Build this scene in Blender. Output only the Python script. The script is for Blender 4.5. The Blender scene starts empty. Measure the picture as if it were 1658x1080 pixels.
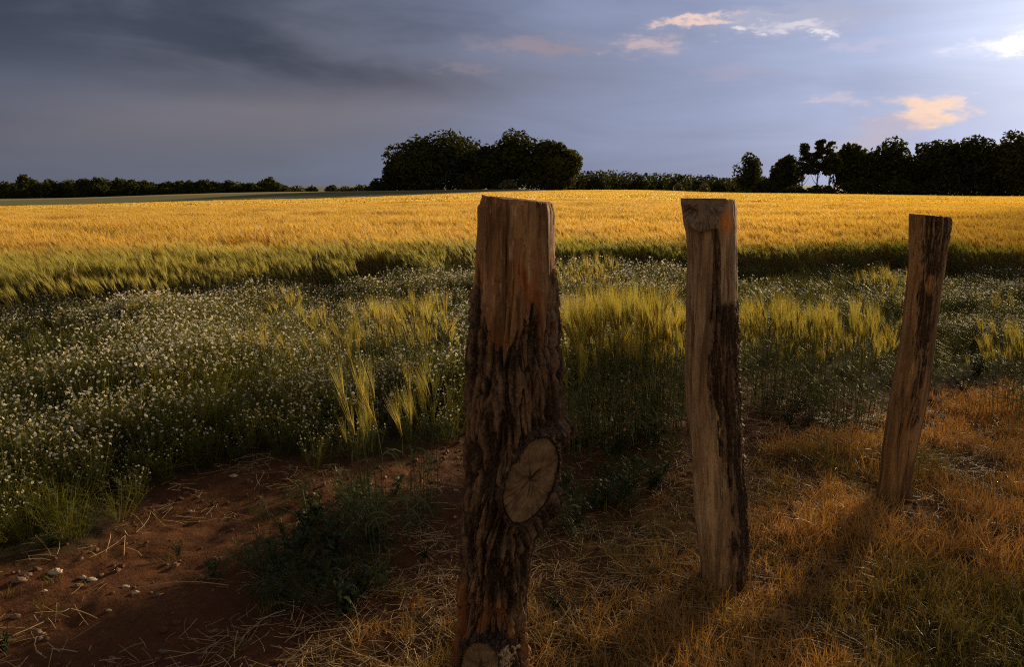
import bpy, math, random
import numpy as np
from mathutils import Vector, Matrix, Euler
random.seed(7)
RNG = np.random.default_rng(11)
SC = bpy.context.scene
C = SC.collection
R = math.radians

# ------------------------------------------------------------------ camera
CAM_H, FPX, HOR = 1.5, 1200.0, 302.0
PITCH = math.atan((540 - HOR) / FPX)
cam = bpy.data.cameras.new('camera')
cam.sensor_width = 36.0
cam.lens = 36.0 * FPX / 1658.0
cam.clip_start, cam.clip_end = 0.05, 9000
camo = bpy.data.objects.new('camera', cam)
camo.location = (0, 0, CAM_H)
camo.rotation_euler = (math.pi / 2 - PITCH, 0, 0)
C.objects.link(camo)
SC.camera = camo

def ray(px, py):
    u, v = (px - 829) / FPX, -(py - 540) / FPX
    return np.array([u, math.cos(PITCH) + v * math.sin(PITCH), -math.sin(PITCH) + v * math.cos(PITCH)])
def at(px, py, Y):
    d = ray(px, py); t = Y / d[1]
    return np.array([d[0] * t, Y, CAM_H + d[2] * t])
def gp(px, py, z=0.0):
    d = ray(px, py); t = (z - CAM_H) / d[2]
    return np.array([d[0] * t, d[1] * t])
def azel(px, py):
    d = ray(px, py)
    return math.atan2(d[0], d[1]), math.atan2(d[2], math.hypot(d[0], d[1]))

# ------------------------------------------------------------------ light
SUN_AZ, SUN_EL = R(41), R(12.5)
sun_dir = Vector((math.sin(SUN_AZ) * math.cos(SUN_EL), math.cos(SUN_AZ) * math.cos(SUN_EL), math.sin(SUN_EL)))
sl = bpy.data.lights.new('sun', 'SUN')
sl.energy, sl.angle, sl.color = 5.0, R(6.0), (1.0, 0.76, 0.43)
so = bpy.data.objects.new('sun', sl)
so.rotation_euler = sun_dir.to_track_quat('Z', 'Y').to_euler()
so.location = (60, 60, 40)
C.objects.link(so)
SC.view_settings.view_transform = 'Standard'
SC.view_settings.look = 'None'
SC.view_settings.exposure = 0.6
SC.view_settings.gamma = 1.0
SC.view_settings.use_curve_mapping = False
SC.cycles.use_denoising = False
SC.cycles.filter_width = 1.15
SC.cycles.max_bounces = 5
SC.cycles.diffuse_bounces = 3
SC.cycles.glossy_bounces = 2
SC.cycles.transmission_bounces = 3
SC.cycles.sample_clamp_indirect = 4.0

class NT:
    """small node-tree writer"""
    def __init__(s, tree): s.t = tree; tree.nodes.clear()
    def n(s, typ, **kw):
        nd = s.t.nodes.new(typ)
        for k, v in kw.items(): setattr(nd, k, v)
        return nd
    def put(s, sock, v):
        if isinstance(v, bpy.types.NodeSocket): s.t.links.new(v, sock)
        else: sock.default_value = v
    def m(s, op, a, b=0.0, c=0.0, clamp=False):
        nd = s.n('ShaderNodeMath', operation=op, use_clamp=clamp)
        s.put(nd.inputs[0], a); s.put(nd.inputs[1], b)
        if len(nd.inputs) > 2: s.put(nd.inputs[2], c)
        return nd.outputs[0]
    def mix(s, f, a, b, mode='MIX'):
        nd = s.n('ShaderNodeMix', data_type='RGBA', blend_type=mode)
        s.put(nd.inputs['Factor'], f)
        s.put(nd.inputs[6], a if isinstance(a, bpy.types.NodeSocket) else (*a, 1)[:4])
        s.put(nd.inputs[7], b if isinstance(b, bpy.types.NodeSocket) else (*b, 1)[:4])
        return nd.outputs[2]
    def comb(s, x, y, z):
        nd = s.n('ShaderNodeCombineXYZ')
        for i, v in enumerate((x, y, z)): s.put(nd.inputs[i], v)
        return nd.outputs[0]
    def noise(s, vec, scale=5, detail=4, rough=0.55, dist=0.0, col=False):
        nd = s.n('ShaderNodeTexNoise')
        s.put(nd.inputs['Vector'], vec); nd.inputs['Scale'].default_value = scale
        nd.inputs['Detail'].default_value = detail; nd.inputs['Roughness'].default_value = rough
        nd.inputs['Distortion'].default_value = dist
        return nd.outputs['Color' if col else 'Fac']
    def ramp(s, f, stops, ease='LINEAR'):
        nd = s.n('ShaderNodeValToRGB'); cr = nd.color_ramp; cr.interpolation = ease
        while len(cr.elements) < len(stops): cr.elements.new(0.5)
        for e, (p, c) in zip(cr.elements, stops):
            e.position = p
            e.color = (c, c, c, 1) if isinstance(c, (int, float)) else (*c, 1)[:4]
        s.put(nd.inputs[0], f)
        return nd.outputs[0]
    def smooth(s, v, lo, hi):
        nd = s.n('ShaderNodeMapRange', interpolation_type='SMOOTHSTEP')
        s.put(nd.inputs[0], v); nd.inputs[1].default_value = lo; nd.inputs[2].default_value = hi
        return nd.outputs[0]

# ------------------------------------------------------------------ sky
world = bpy.data.worlds.new('World'); SC.world = world; world.use_nodes = True
W = NT(world.node_tree)
geo = W.n('ShaderNodeTexCoord').outputs['Generated']
nrm = W.n('ShaderNodeVectorMath', operation='NORMALIZE'); W.put(nrm.inputs[0], geo)
sep = W.n('ShaderNodeSeparateXYZ'); W.put(sep.inputs[0], nrm.outputs[0])
AZ = W.m('ARCTAN2', sep.outputs[0], sep.outputs[1])
EL = W.m('ARCSINE', sep.outputs[2])
dt = W.n('ShaderNodeVectorMath', operation='DOT_PRODUCT')
W.put(dt.inputs[0], nrm.outputs[0]); dt.inputs[1].default_value = sun_dir
ANG = W.m('MULTIPLY', W.m('ARCCOSINE', dt.outputs['Value']), 1 / math.pi)       # 0..1 = 0..180 degrees
flat = W.comb(AZ, W.m('MULTIPLY', EL, 3.2), W.m('MULTIPLY', sep.outputs[1], 0.3))
n1 = W.noise(flat, 3.2, 6, 0.55, 0.3)
n2 = W.noise(flat, 14, 5, 0.6, 0.4)
angw = W.m('ADD', ANG, W.m('MULTIPLY', W.m('SUBTRACT', n1, 0.5), 0.045))
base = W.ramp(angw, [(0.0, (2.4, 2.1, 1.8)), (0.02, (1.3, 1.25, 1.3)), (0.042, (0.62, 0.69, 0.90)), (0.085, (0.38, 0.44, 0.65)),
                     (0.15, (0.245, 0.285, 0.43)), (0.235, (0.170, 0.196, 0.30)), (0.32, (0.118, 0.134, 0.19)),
                     (0.43, (0.078, 0.086, 0.125)), (0.62, (0.42, 0.345, 0.25)), (1.0, (0.86, 0.64, 0.40))])  # last two stops: warm glow added behind the camera to light the post fronts
# soft layered structure of the cloud deck
n3 = W.noise(W.comb(W.m('ADD', AZ, W.m('MULTIPLY', EL, 1.4)), W.m('MULTIPLY', EL, 5.5), 1.7), 2.8, 6, 0.6, 0.6)
lay = W.m('ADD', 0.52, W.m('ADD', W.m('MULTIPLY', n1, 0.42), W.m('MULTIPLY', n3, 0.56)))
base = W.mix(1.0, base, W.comb(lay, lay, lay), 'MULTIPLY')
EW = W.m('ADD', EL, W.m('MULTIPLY', W.m('SUBTRACT', n1, 0.5), 0.11))
AW = W.m('ADD', AZ, W.m('MULTIPLY', W.m('SUBTRACT', n1, 0.5), 0.35))
# paler, faintly pink band under the storm cloud
def blob(px, py, sx, sy, tilt=0.0, A=AZ, E=EL):
    a0, e0 = azel(px, py)
    da, de = W.m('SUBTRACT', A, a0), W.m('SUBTRACT', E, e0)
    ca, sa = math.cos(tilt), math.sin(tilt)
    u = W.m('ADD', W.m('MULTIPLY', da, ca), W.m('MULTIPLY', de, sa))
    v = W.m('SUBTRACT', W.m('MULTIPLY', de, ca), W.m('MULTIPLY', da, sa))
    u = W.m('POWER', W.m('ABSOLUTE', W.m('MULTIPLY', u, FPX / sx)), 2.0)
    v = W.m('POWER', W.m('ABSOLUTE', W.m('MULTIPLY', v, FPX / sy)), 2.0)
    return W.m('EXPONENT', W.m('MULTIPLY', W.m('ADD', u, v), -1.0))
pink = blob(470, 178, 420, 55, 0.12, AW, EL)
base = W.mix(W.m('MULTIPLY', pink, 0.75), base, (0.165, 0.145, 0.165))
low = W.m('MULTIPLY', W.smooth(EL, 0.11, 0.0), W.smooth(AZ, 0.1, -0.5))
base = W.mix(W.m('MULTIPLY', low, 0.35), base, (0.115, 0.135, 0.185))
# the dark storm cloud, upper left, running on beyond the frame
d1 = W.smooth(EW, 0.085, 0.15)
d2 = W.smooth(W.m('ADD', AW, W.m('MULTIPLY', EL, 0.25)), 0.14, -0.20)
dark = W.m('MULTIPLY', d1, d2)
dcol = W.mix(W.smooth(W.m('ADD', W.m('MULTIPLY', n3, 0.35), W.m('MULTIPLY', n1, 0.65)), 0.38, 0.66), (0.032, 0.037, 0.062), (0.100, 0.105, 0.142))
lite = blob(620, -20, 240, 40, 0.05, AW, EL)
dark = W.m('MULTIPLY', dark, W.m('SUBTRACT', 1.0, W.m('MULTIPLY', lite, 0.35)))
lite2 = blob(60, 55, 160, 30, 0.0, AW, EL)
dark = W.m('MULTIPLY', dark, W.m('SUBTRACT', 1.0, W.m('MULTIPLY', lite2, 0.35)))
base = W.mix(W.m('MULTIPLY', dark, 0.88), base, dcol)
# overhead: an even grey deck
over = W.smooth(EL, 0.4, 0.85)
base = W.mix(W.m('MULTIPLY', over, 0.8), base, (0.10, 0.095, 0.10))
# small lit cloud scraps
wn = W.n('ShaderNodeTexNoise'); W.put(wn.inputs['Vector'], W.comb(AZ, W.m('MULTIPLY', EL, 2.4), 0.3))
wn.inputs['Scale'].default_value = 26; wn.inputs['Detail'].default_value = 6; wn.inputs['Roughness'].default_value = 0.62
ws = W.n('ShaderNodeSeparateXYZ'); W.put(ws.inputs[0], wn.outputs['Color'])
A2 = W.m('ADD', AZ, W.m('MULTIPLY', W.m('SUBTRACT', ws.outputs[0], 0.5), 0.15))
E2 = W.m('ADD', EL, W.m('MULTIPLY', W.m('SUBTRACT', ws.outputs[1], 0.5), 0.045))
def scrap(px, py, sx, sy, col, lo, hi, amt, tilt=0.0):
    global base
    g = W.smooth(blob(px, py, sx, sy, tilt, A2, E2), lo, hi)
    base = W.mix(W.m('MULTIPLY', g, amt), base, col)
scrap(1503, 178, 50, 19, (0.88, 0.62, 0.47), 0.10, 0.80, 0.95)
scrap(1545, 160, 22, 7, (0.75, 0.6, 0.55), 0.3, 0.8, 0.7)
scrap(1138, 34, 72, 7, (0.85, 0.60, 0.50), 0.1, 1.0, 0.85, 0.05)
scrap(1300, 30, 120, 22, (0.40, 0.41, 0.53), 0.1, 0.8, 0.6)
scrap(1212, 48, 22, 6, (0.85, 0.75, 0.75), 0.05, 1.0, 0.7)
scrap(1300, 42, 50, 6, (0.75, 0.68, 0.72), 0.05, 1.0, 0.6)
scrap(1345, 52, 18, 6, (0.85, 0.78, 0.8), 0.05, 1.0, 0.7)
scrap(1045, 72, 48, 12, (0.55, 0.42, 0.42), 0.02, 1.0, 0.75)
scrap(870, 76, 90, 12, (0.30, 0.24, 0.27), 0.02, 1.0, 0.7, -0.05)
scrap(1400, 74, 60, 9, (0.48, 0.48, 0.64), 0.02, 1.0, 0.6)
scrap(1210, 116, 70, 10, (0.34, 0.33, 0.46), 0.02, 1.0, 0.6)
scrap(1362, 160, 28, 8, (0.52, 0.47, 0.58), 0.02, 1.0, 0.7)
scrap(760, 112, 40, 6, (0.22, 0.19, 0.24), 0.02, 1.0, 0.6)
scrap(1410, 222, 90, 26, (0.44, 0.37, 0.44), 0.15, 0.9, 0.55, 0.35)
scrap(1650, 70, 60, 12, (1.2, 1.1, 1.0), 0.02, 1.0, 0.8)
sky = W.n('ShaderNodeTexSky', sky_type='NISHITA'); sky.sun_disc = False
sky.sun_elevation, sky.sun_rotation = SUN_EL, SUN_AZ
nsky = W.mix(1.0, sky.outputs[0], (0.05, 0.05, 0.05), 'MULTIPLY')
final = W.mix(0.04, base, nsky)
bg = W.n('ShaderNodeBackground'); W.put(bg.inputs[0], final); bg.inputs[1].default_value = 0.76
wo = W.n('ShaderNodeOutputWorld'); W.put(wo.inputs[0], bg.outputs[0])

# ------------------------------------------------------------------ noise in numpy
def _h(ix, iy, iz, seed):
    n = (ix.astype(np.int64) * 374761393 + iy.astype(np.int64) * 668265263 + iz.astype(np.int64) * 1274126177 + seed * 974711) & 0xFFFFFFFF
    n = ((n ^ (n >> 13)) * 1103515245) & 0xFFFFFFFF
    n = ((n ^ (n >> 16)) * 2246822519) & 0xFFFFFFFF
    return (n & 0xFFFFFF) / float(0xFFFFFF)
def vnoise(x, y, z=0.0, seed=0):
    x, y, z = np.broadcast_arrays(np.asarray(x, float), np.asarray(y, float), np.asarray(z, float))
    ix, iy, iz = np.floor(x), np.floor(y), np.floor(z)
    fx, fy, fz = x - ix, y - iy, z - iz
    fx, fy, fz = [f * f * (3 - 2 * f) for f in (fx, fy, fz)]
    r = 0
    for dx in (0, 1):
        for dy in (0, 1):
            for dz in (0, 1):
                w = (fx if dx else 1 - fx) * (fy if dy else 1 - fy) * (fz if dz else 1 - fz)
                r = r + w * _h(ix + dx, iy + dy, iz + dz, seed)
    return r * 2 - 1
def fbm(x, y, z=0.0, seed=0, o=4, g=0.5):
    r, a, t = 0, 1.0, 0
    for k in range(o):
        r = r + a * vnoise(np.asarray(x) * 2 ** k, np.asarray(y) * 2 ** k, np.asarray(z) * 2 ** k, seed + k * 17)
        t += a; a *= g
    return r / t
def worley(x, y, nx, seed=0):
    """F1, F2 and cell id on a grid periodic in x with period nx"""
    ix, iy = np.floor(x), np.floor(y)
    f1 = np.full(x.shape, 9.0); f2 = np.full(x.shape, 9.0); cid = np.zeros(x.shape)
    for dx in (-1, 0, 1):
        for dy in (-1, 0, 1):
            cx, cy = ix + dx, iy + dy
            wx = np.mod(cx, nx)
            px = cx + 0.1 + 0.8 * _h(wx, cy, cx * 0, seed); py = cy + 0.1 + 0.8 * _h(wx, cy, cx * 0 + 1, seed)
            d = np.hypot(px - x, py - y)
            nearer = d < f1
            f2 = np.where(nearer, f1, np.minimum(f2, d))
            cid = np.where(nearer, _h(wx, cy, cx * 0 + 2, seed), cid)
            f1 = np.where(nearer, d, f1)
    return f1, f2, cid
def sst(v, a, b):
    t = np.clip((v - a) / (b - a), 0, 1); return t * t * (3 - 2 * t)

# ------------------------------------------------------------------ mesh helpers
def mesh(name, V, F, mats, fm=None, smooth=False, attrs=None):
    """V (n,3); F a list of index arrays (k,3) or (k,4); fm material index per face list"""
    me = bpy.data.meshes.new(name)
    V = np.asarray(V, np.float32)
    F = [np.asarray(f, np.int32) for f in (F if isinstance(F, list) else [F]) if len(f)]
    me.vertices.add(len(V)); me.vertices.foreach_set('co', V.ravel())
    tot = np.concatenate([np.full(len(f), f.shape[1], np.int32) for f in F])
    loops = np.concatenate([f.ravel() for f in F])
    me.loops.add(len(loops)); me.loops.foreach_set('vertex_index', loops)
    me.polygons.add(len(tot))
    st = np.zeros(len(tot), np.int32); st[1:] = np.cumsum(tot)[:-1]
    me.polygons.foreach_set('loop_start', st)
    if smooth: me.polygons.foreach_set('use_smooth', np.ones(len(tot), bool))
    for m in (mats if isinstance(mats, (list, tuple)) else [mats]): me.materials.append(m)
    if fm is not None: me.polygons.foreach_set('material_index', np.asarray(fm, np.int32))
    for k, a in (attrs or {}).items():
        at_ = me.attributes.new(k, 'FLOAT', 'POINT'); at_.data.foreach_set('value', np.asarray(a, np.float32).ravel())
    me.update(calc_edges=True)
    return me
def link(name, me, parent=None, loc=None, rot=None, scl=None, **props):
    o = bpy.data.objects.new(name, me); C.objects.link(o)
    if parent is not None: o.parent = parent
    if loc is not None: o.location = loc
    if rot is not None: o.rotation_euler = rot
    if scl is not None: o.scale = scl if hasattr(scl, '__len__') else (scl,) * 3
    for k, v in props.items(): o[k] = v
    return o
def thing(name, label, cat, loc=(0, 0, 0), rotz=0, group=None, **kw):
    o = link(name, None, None, loc, (0, 0, rotz), label=label, category=cat, **kw)
    if group: o['group'] = group
    return o
class MB:
    """collects pieces (verts, faces, material index) into one mesh"""
    def __init__(s): s.V, s.T, s.Q, s.tm, s.qm, s.n = [], [], [], [], [], 0
    def add(s, V, F, m=0):
        V = np.asarray(V, float); F = np.asarray(F, int)
        if F.shape[1] == 3: s.T.append(F + s.n); s.tm.append(np.full(len(F), m))
        else: s.Q.append(F + s.n); s.qm.append(np.full(len(F), m))
        s.V.append(V); s.n += len(V)
    def build(s, name, mats, smooth=False):
        F, fm = [], []
        if s.T: F.append(np.concatenate(s.T)); fm.append(np.concatenate(s.tm))
        if s.Q: F.append(np.concatenate(s.Q)); fm.append(np.concatenate(s.qm))
        return mesh(name, np.concatenate(s.V), F, mats, np.concatenate(fm), smooth)
def grid_quads(nr, nc, wrap=False):
    i = np.arange(nr - 1)[:, None]; j = np.arange(nc if wrap else nc - 1)[None, :]
    j2 = (j + 1) % nc
    return np.stack([i * nc + j, i * nc + j2, (i + 1) * nc + j2, (i + 1) * nc + j], -1).reshape(-1, 4)
def ribbon(P, w, side):
    """P (k,3) centre line, w (k,) half widths, side (3,) direction: returns verts, quads"""
    P = np.asarray(P, float); w = np.asarray(w, float)[:, None]; side = np.asarray(side, float)
    side = side / (np.linalg.norm(side) + 1e-9)
    V = np.empty((2 * len(P), 3)); V[0::2] = P - side * w; V[1::2] = P + side * w
    i = np.arange(len(P) - 1) * 2
    return V, np.stack([i, i + 1, i + 3, i + 2], 1)
def tube(P, r, k=5):
    P = np.asarray(P, float); r = np.asarray(r, float)
    T = np.gradient(P, axis=0); T /= np.linalg.norm(T, axis=1)[:, None] + 1e-9
    up = np.array([0.0, 0, 1]) if abs(T[0][2]) < 0.9 else np.array([1.0, 0, 0])
    A = np.cross(T, up); A /= np.linalg.norm(A, axis=1)[:, None] + 1e-9
    B = np.cross(T, A)
    th = np.arange(k) * 2 * math.pi / k
    V = P[:, None] + r[:, None, None] * (A[:, None] * np.cos(th)[None, :, None] + B[:, None] * np.sin(th)[None, :, None])
    return V.reshape(-1, 3), grid_quads(len(P), k, True)

# ------------------------------------------------------------------ terrain
TY = np.array([-4000, 0, 15, 60, 150, 220, 300, 600, 1500, 4000.0])
TA = np.array([-1.4, -0.69, -0.3, 0.0, 0.15, 0.3, 0.69, 1.4])
TZ = np.array([[0] * 8, [0] * 8, [0] * 8,
    [-1.3, -1.05, -0.6, -0.22, -0.2, -0.3, -0.55, -0.9],
    [-4.0, -3.1, -1.75, -0.42, -0.3, -0.6, -1.25, -2.4],
    [-3.4, -2.2, 0.05, 0.77, -0.1, -0.98, -2.0, -3.6],
    [-4.5, -3.2, -1.4, -0.6, -1.6, -2.0, -2.6, -4.0],
    [-7, -6, -5, -4, -5, -5, -5, -6], [-9] * 8, [-9] * 8], float)
def terr(x, y):
    x, y = np.asarray(x, float), np.asarray(y, float)
    a = np.clip(x / np.maximum(y, 15.0), -1.4, 1.4)
    ai = np.clip(np.searchsorted(TA, a) - 1, 0, len(TA) - 2)
    yi = np.clip(np.searchsorted(TY, y) - 1, 0, len(TY) - 2)
    fa = (a - TA[ai]) / (TA[ai + 1] - TA[ai]); fy = np.clip((y - TY[yi]) / (TY[yi + 1] - TY[yi]), 0, 1)
    fa = fa * fa * (3 - 2 * fa) * 0.6 + fa * 0.4
    z0 = TZ[yi, ai] * (1 - fa) + TZ[yi, ai + 1] * fa
    z1 = TZ[yi + 1, ai] * (1 - fa) + TZ[yi + 1, ai + 1] * fa
    return z0 * (1 - fy) + z1 * fy
def poly_mask(x, y, pts, soft=0.15, seed=3):
    """soft inside-ness of a world polygon with a wobbly rim"""
    wx = x + 0.22 * fbm(x * 1.3, y * 1.3, 0, seed, 3); wy = y + 0.22 * fbm(x * 1.3, y * 1.3, 5, seed, 3)
    P = np.asarray(pts, float); n = len(P)
    ins = np.zeros(wx.shape, bool); dm = np.full(wx.shape, 1e9)
    for i in range(n):
        a, b = P[i], P[(i + 1) % n]
        cond = ((a[1] > wy) != (b[1] > wy))
        xi = (b[0] - a[0]) * (wy - a[1]) / (b[1] - a[1] + 1e-12) + a[0]
        ins ^= cond & (wx < xi)
        t = np.clip(((wx - a[0]) * (b[0] - a[0]) + (wy - a[1]) * (b[1] - a[1])) / ((b - a) @ (b - a)), 0, 1)
        dm = np.minimum(dm, np.hypot(wx - a[0] - t * (b[0] - a[0]), wy - a[1] - t * (b[1] - a[1])))
    sd = np.where(ins, dm, -dm)
    return sst(sd, -soft, soft)
# field front edge as Y(x)
def edge_y(x):
    return np.interp(x, [-30, -9, -5, -3.2, -1.5, 0, 3, 6, 9, 14, 30], [6.0, 6.6, 7.2, 8.6, 9.8, 11.0, 11.6, 11.4, 10.6, 9.6, 8.0]) + 0.35 * vnoise(np.asarray(x) * 0.8, 0, 0, 5) + 0.2 * vnoise(np.asarray(x) * 2.3, 0, 0, 8)
def gold_far(a):
    return np.interp(a, [-1.4, -0.1, 0.02, 0.12, 0.2, 1.4], [150, 150, 160, 196, 215, 217])
FLOW = [gp(-700, 900), gp(0, 905), gp(110, 900), gp(200, 830), gp(260, 785), gp(400, 762), gp(520, 745), gp(600, 735), gp(745, 715), gp(860, 660), gp(1000, 625), gp(1120, 620), gp(1250, 600), gp(1400, 630),
        gp(1520, 625), gp(1700, 600), gp(2100, 560), (24, 11.0), (12, 11.0), (6, 12), (0, 12.2), (-2, 11.2), (-5, 8.8), (-9, 8.0), (-20, 7.4)]
DRY = [gp(560, 1250), gp(600, 1000), gp(780, 940), gp(930, 900), gp(1000, 830), gp(1120, 800), gp(1230, 760), gp(1350, 720), gp(1480, 690), gp(1600, 650), gp(1900, 610), (14, 5), (14, -3), (-1, -3)]
def micro(x, y):
    near = sst(-np.hypot(x, y - 3), -9, -5)
    z = 0.035 * fbm(x * 1.1, y * 1.1, 0, 21, 3) + near * (0.024 * fbm(x * 6, y * 6, 0, 22, 5, 0.6) + 0.010 * np.abs(fbm(x * 25, y * 25, 0, 23, 2)))
    return z * near + (1 - near) * 0.03 * fbm(x * 0.5, y * 0.5, 0, 24, 2)
def H(x, y): return terr(x, y) + micro(x, y)

# ------------------------------------------------------------------ materials
def new_mat(name):
    m = bpy.data.materials.new(name); m.use_nodes = True
    return m, NT(m.node_tree)
def finish(N, shader, disp=None):
    o = N.n('ShaderNodeOutputMaterial'); N.put(o.inputs[0], shader)
def leaf_mat(name, c1, c2, trans=0.35, tcol=None, rough=0.5, spec=0.25, tint=None, scale=3.0):
    """thin plant matter: diffuse plus light passing through; colour varies from plant to plant"""
    m, N = new_mat(name)
    rnd = N.n('ShaderNodeObjectInfo').outputs['Random']
    pos = N.n('ShaderNodeNewGeometry').outputs['Position']
    nz = N.noise(pos, scale, 3)
    f = N.m('ADD', N.m('MULTIPLY', rnd, 0.55), N.m('MULTIPLY', nz, 0.45), clamp=True)
    col = N.mix(f, c1, c2)
    if tint:
        ta = N.n('ShaderNodeAttribute', attribute_type='INSTANCER', attribute_name='tint').outputs['Fac']
        col = N.mix(ta, col, N.mix(f, tint[0], tint[1]))
    p = N.n('ShaderNodeBsdfPrincipled'); N.put(p.inputs['Base Color'], col)
    p.inputs['Roughness'].default_value = rough; p.inputs['Specular IOR Level'].default_value = spec
    t = N.n('ShaderNodeBsdfTranslucent')
    N.put(t.inputs[0], N.mix(1.0, col, tcol or (1.1, 1.0, 0.6), 'MULTIPLY'))
    mx = N.n('ShaderNodeMixShader'); mx.inputs[0].default_value = trans
    N.put(mx.inputs[1], p.outputs[0]); N.put(mx.inputs[2], t.outputs[0])
    finish(N, mx.outputs[0])
    return m
M = {}
M['stem'] = leaf_mat('barley_stem', (0.075, 0.11, 0.045), (0.14, 0.17, 0.06), 0.25, spec=0.08, rough=0.7, tint=((0.30, 0.20, 0.06), (0.42, 0.27, 0.08)))
M['ear'] = leaf_mat('barley_ear', (0.15, 0.17, 0.035), (0.25, 0.24, 0.05), 0.35, tint=((0.50, 0.32, 0.065), (0.68, 0.46, 0.11)))
M['awn'] = leaf_mat('barley_awn', (0.26, 0.31, 0.065), (0.44, 0.45, 0.10), 0.5, tint=((0.62, 0.41, 0.085), (0.80, 0.56, 0.14)), spec=0.4)
M['fern'] = leaf_mat('chamomile_foliage', (0.075, 0.09, 0.018), (0.20, 0.19, 0.035), 0.45)
M['under'] = leaf_mat('undergrowth_leaf', (0.045, 0.058, 0.018), (0.09, 0.10, 0.028), 0.3)
M['petal'] = leaf_mat('petal', (0.78, 0.74, 0.66), (0.85, 0.82, 0.78), 0.5, (1, 0.97, 0.9), spec=0.3)
M['disc'] = leaf_mat('flower_disc', (0.55, 0.36, 0.04), (0.62, 0.42, 0.06), 0.1)
M['weed'] = leaf_mat('weed_leaf', (0.035, 0.05, 0.014), (0.065, 0.08, 0.022), 0.3, spec=0.2, rough=0.55)
M['drygrass'] = leaf_mat('dry_grass', (0.44, 0.245, 0.062), (0.74, 0.46, 0.15), 0.35, (1.1, 0.85, 0.5), tint=((0.11, 0.11, 0.025), (0.19, 0.17, 0.04)))
M['straw'] = leaf_mat('straw', (0.38, 0.24, 0.09), (0.72, 0.54, 0.29), 0.15, spec=0.3, rough=0.5)
M['tree'] = leaf_mat('tree_leaf', (0.035, 0.046, 0.014), (0.085, 0.090, 0.024), 0.3, scale=0.25, spec=0.03, rough=0.9)
M['treelite'] = leaf_mat('bush_leaf', (0.10, 0.10, 0.035), (0.16, 0.15, 0.06), 0.2, scale=0.6)

def bark_mat():
    m, N = new_mat('trunk_bark')
    pos = N.n('ShaderNodeNewGeometry').outputs['Position']
    c = N.mix(N.noise(pos, 3, 4), (0.035, 0.026, 0.018), (0.07, 0.055, 0.04))
    p = N.n('ShaderNodeBsdfPrincipled'); N.put(p.inputs['Base Color'], c); p.inputs['Roughness'].default_value = 0.9
    finish(N, p.outputs[0]); return m
M['trunk'] = bark_mat()

def ground_mat():
    m, N = new_mat('ground_soil')
    pos = N.n('ShaderNodeNewGeometry').outputs['Position']
    a = lambda k: N.n('ShaderNodeAttribute', attribute_name=k).outputs['Fac']
    n = N.noise(pos, 2.2, 5); nf = N.noise(pos, 38, 5, 0.65); nn = N.noise(pos, 160, 3, 0.6)
    soil = N.mix(n, (0.085, 0.031, 0.011), (0.17, 0.064, 0.022))
    soil = N.mix(N.smooth(nf, 0.35, 0.7), N.mix(0.55, soil, (0.06, 0.024, 0.01)), soil)
    soil = N.mix(N.m('MULTIPLY', N.smooth(nn, 0.62, 0.72), 0.5), soil, (0.32, 0.19, 0.10))
    dry = N.mix(nf, (0.07, 0.030, 0.010), (0.15, 0.07, 0.02))
    col = N.mix(a('dry'), soil, dry)
    col = N.mix(a('flow'), col, N.mix(nf, (0.035, 0.028, 0.012), (0.06, 0.045, 0.018)))
    col = N.mix(a('field'), col, N.mix(N.noise(pos, 0.6, 4), (0.10, 0.075, 0.02), (0.16, 0.11, 0.03)))
    gv = N.n('ShaderNodeMapping'); N.put(gv.inputs[0], pos); gv.inputs['Scale'].default_value = (0.03, 0.35, 1)
    gc = N.mix(N.noise(gv.outputs[0], 1.0, 4), (0.13, 0.125, 0.042), (0.19, 0.175, 0.06))
    col = N.mix(a('crop'), col, gc)
    col = N.mix(a('track'), col, (0.36, 0.30, 0.16))
    p = N.n('ShaderNodeBsdfPrincipled'); N.put(p.inputs['Base Color'], col)
    p.inputs['Roughness'].default_value = 0.95; p.inputs['Specular IOR Level'].default_value = 0.15
    b = N.n('ShaderNodeBump'); b.inputs['Strength'].default_value = 0.6; b.inputs['Distance'].default_value = 0.012
    N.put(b.inputs['Height'], N.m('ADD', nf, N.m('MULTIPLY', nn, 0.4))); N.put(p.inputs['Normal'], b.outputs[0])
    finish(N, p.outputs[0]); return m

def line(parts):
    out = [np.linspace(a, b, max(2, int(round((b - a) / s)) + 1))[:-1] for a, b, s in parts]
    return np.concatenate(out + [[parts[-1][1]]])
gy = np.concatenate([[-4000, -1000, -300, -100, -30, -10, -4, -2, -0.5, 0.3], line([(0.9, 5.2, 0.019), (5.2, 8, 0.06), (8, 20, 0.3), (20, 60, 1.2), (60, 240, 3), (240, 600, 20)]), [800, 1100, 1500, 2200, 3000, 4200]])
gx = np.concatenate([[-4200, -2000, -1000, -500, -330], line([(-240, -60, 8), (-60, -12, 1.6), (-12, -3.4, 0.2), (-3.4, 3.8, 0.021), (3.8, 12, 0.2), (12, 60, 1.6), (60, 240, 8)]), [330, 500, 1000, 2000, 4200]])
GX, GY = np.meshgrid(gx, gy)
GZ = H(GX, GY)
ea = GX / np.maximum(GY, 1)
ey = edge_y(GX); gf = gold_far(ea)
fieldm = sst(GY - ey, -0.4, 0.6) * (GY < gf + 3)
crop = sst(GY - gf, -1, 3)
track = (np.abs(GY - 216) < 3.2) * (ea < 0.1) * 0.7
flow = poly_mask(GX, GY, FLOW); dry = poly_mask(GX, GY, DRY, 0.3)
gm = mesh('ground', np.stack([GX, GY, GZ], -1).reshape(-1, 3), grid_quads(len(gy), len(gx)), ground_mat(), smooth=True,
          attrs=dict(field=fieldm, crop=crop, track=track, flow=flow, dry=dry))
link('ground', gm, kind='structure')

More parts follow.
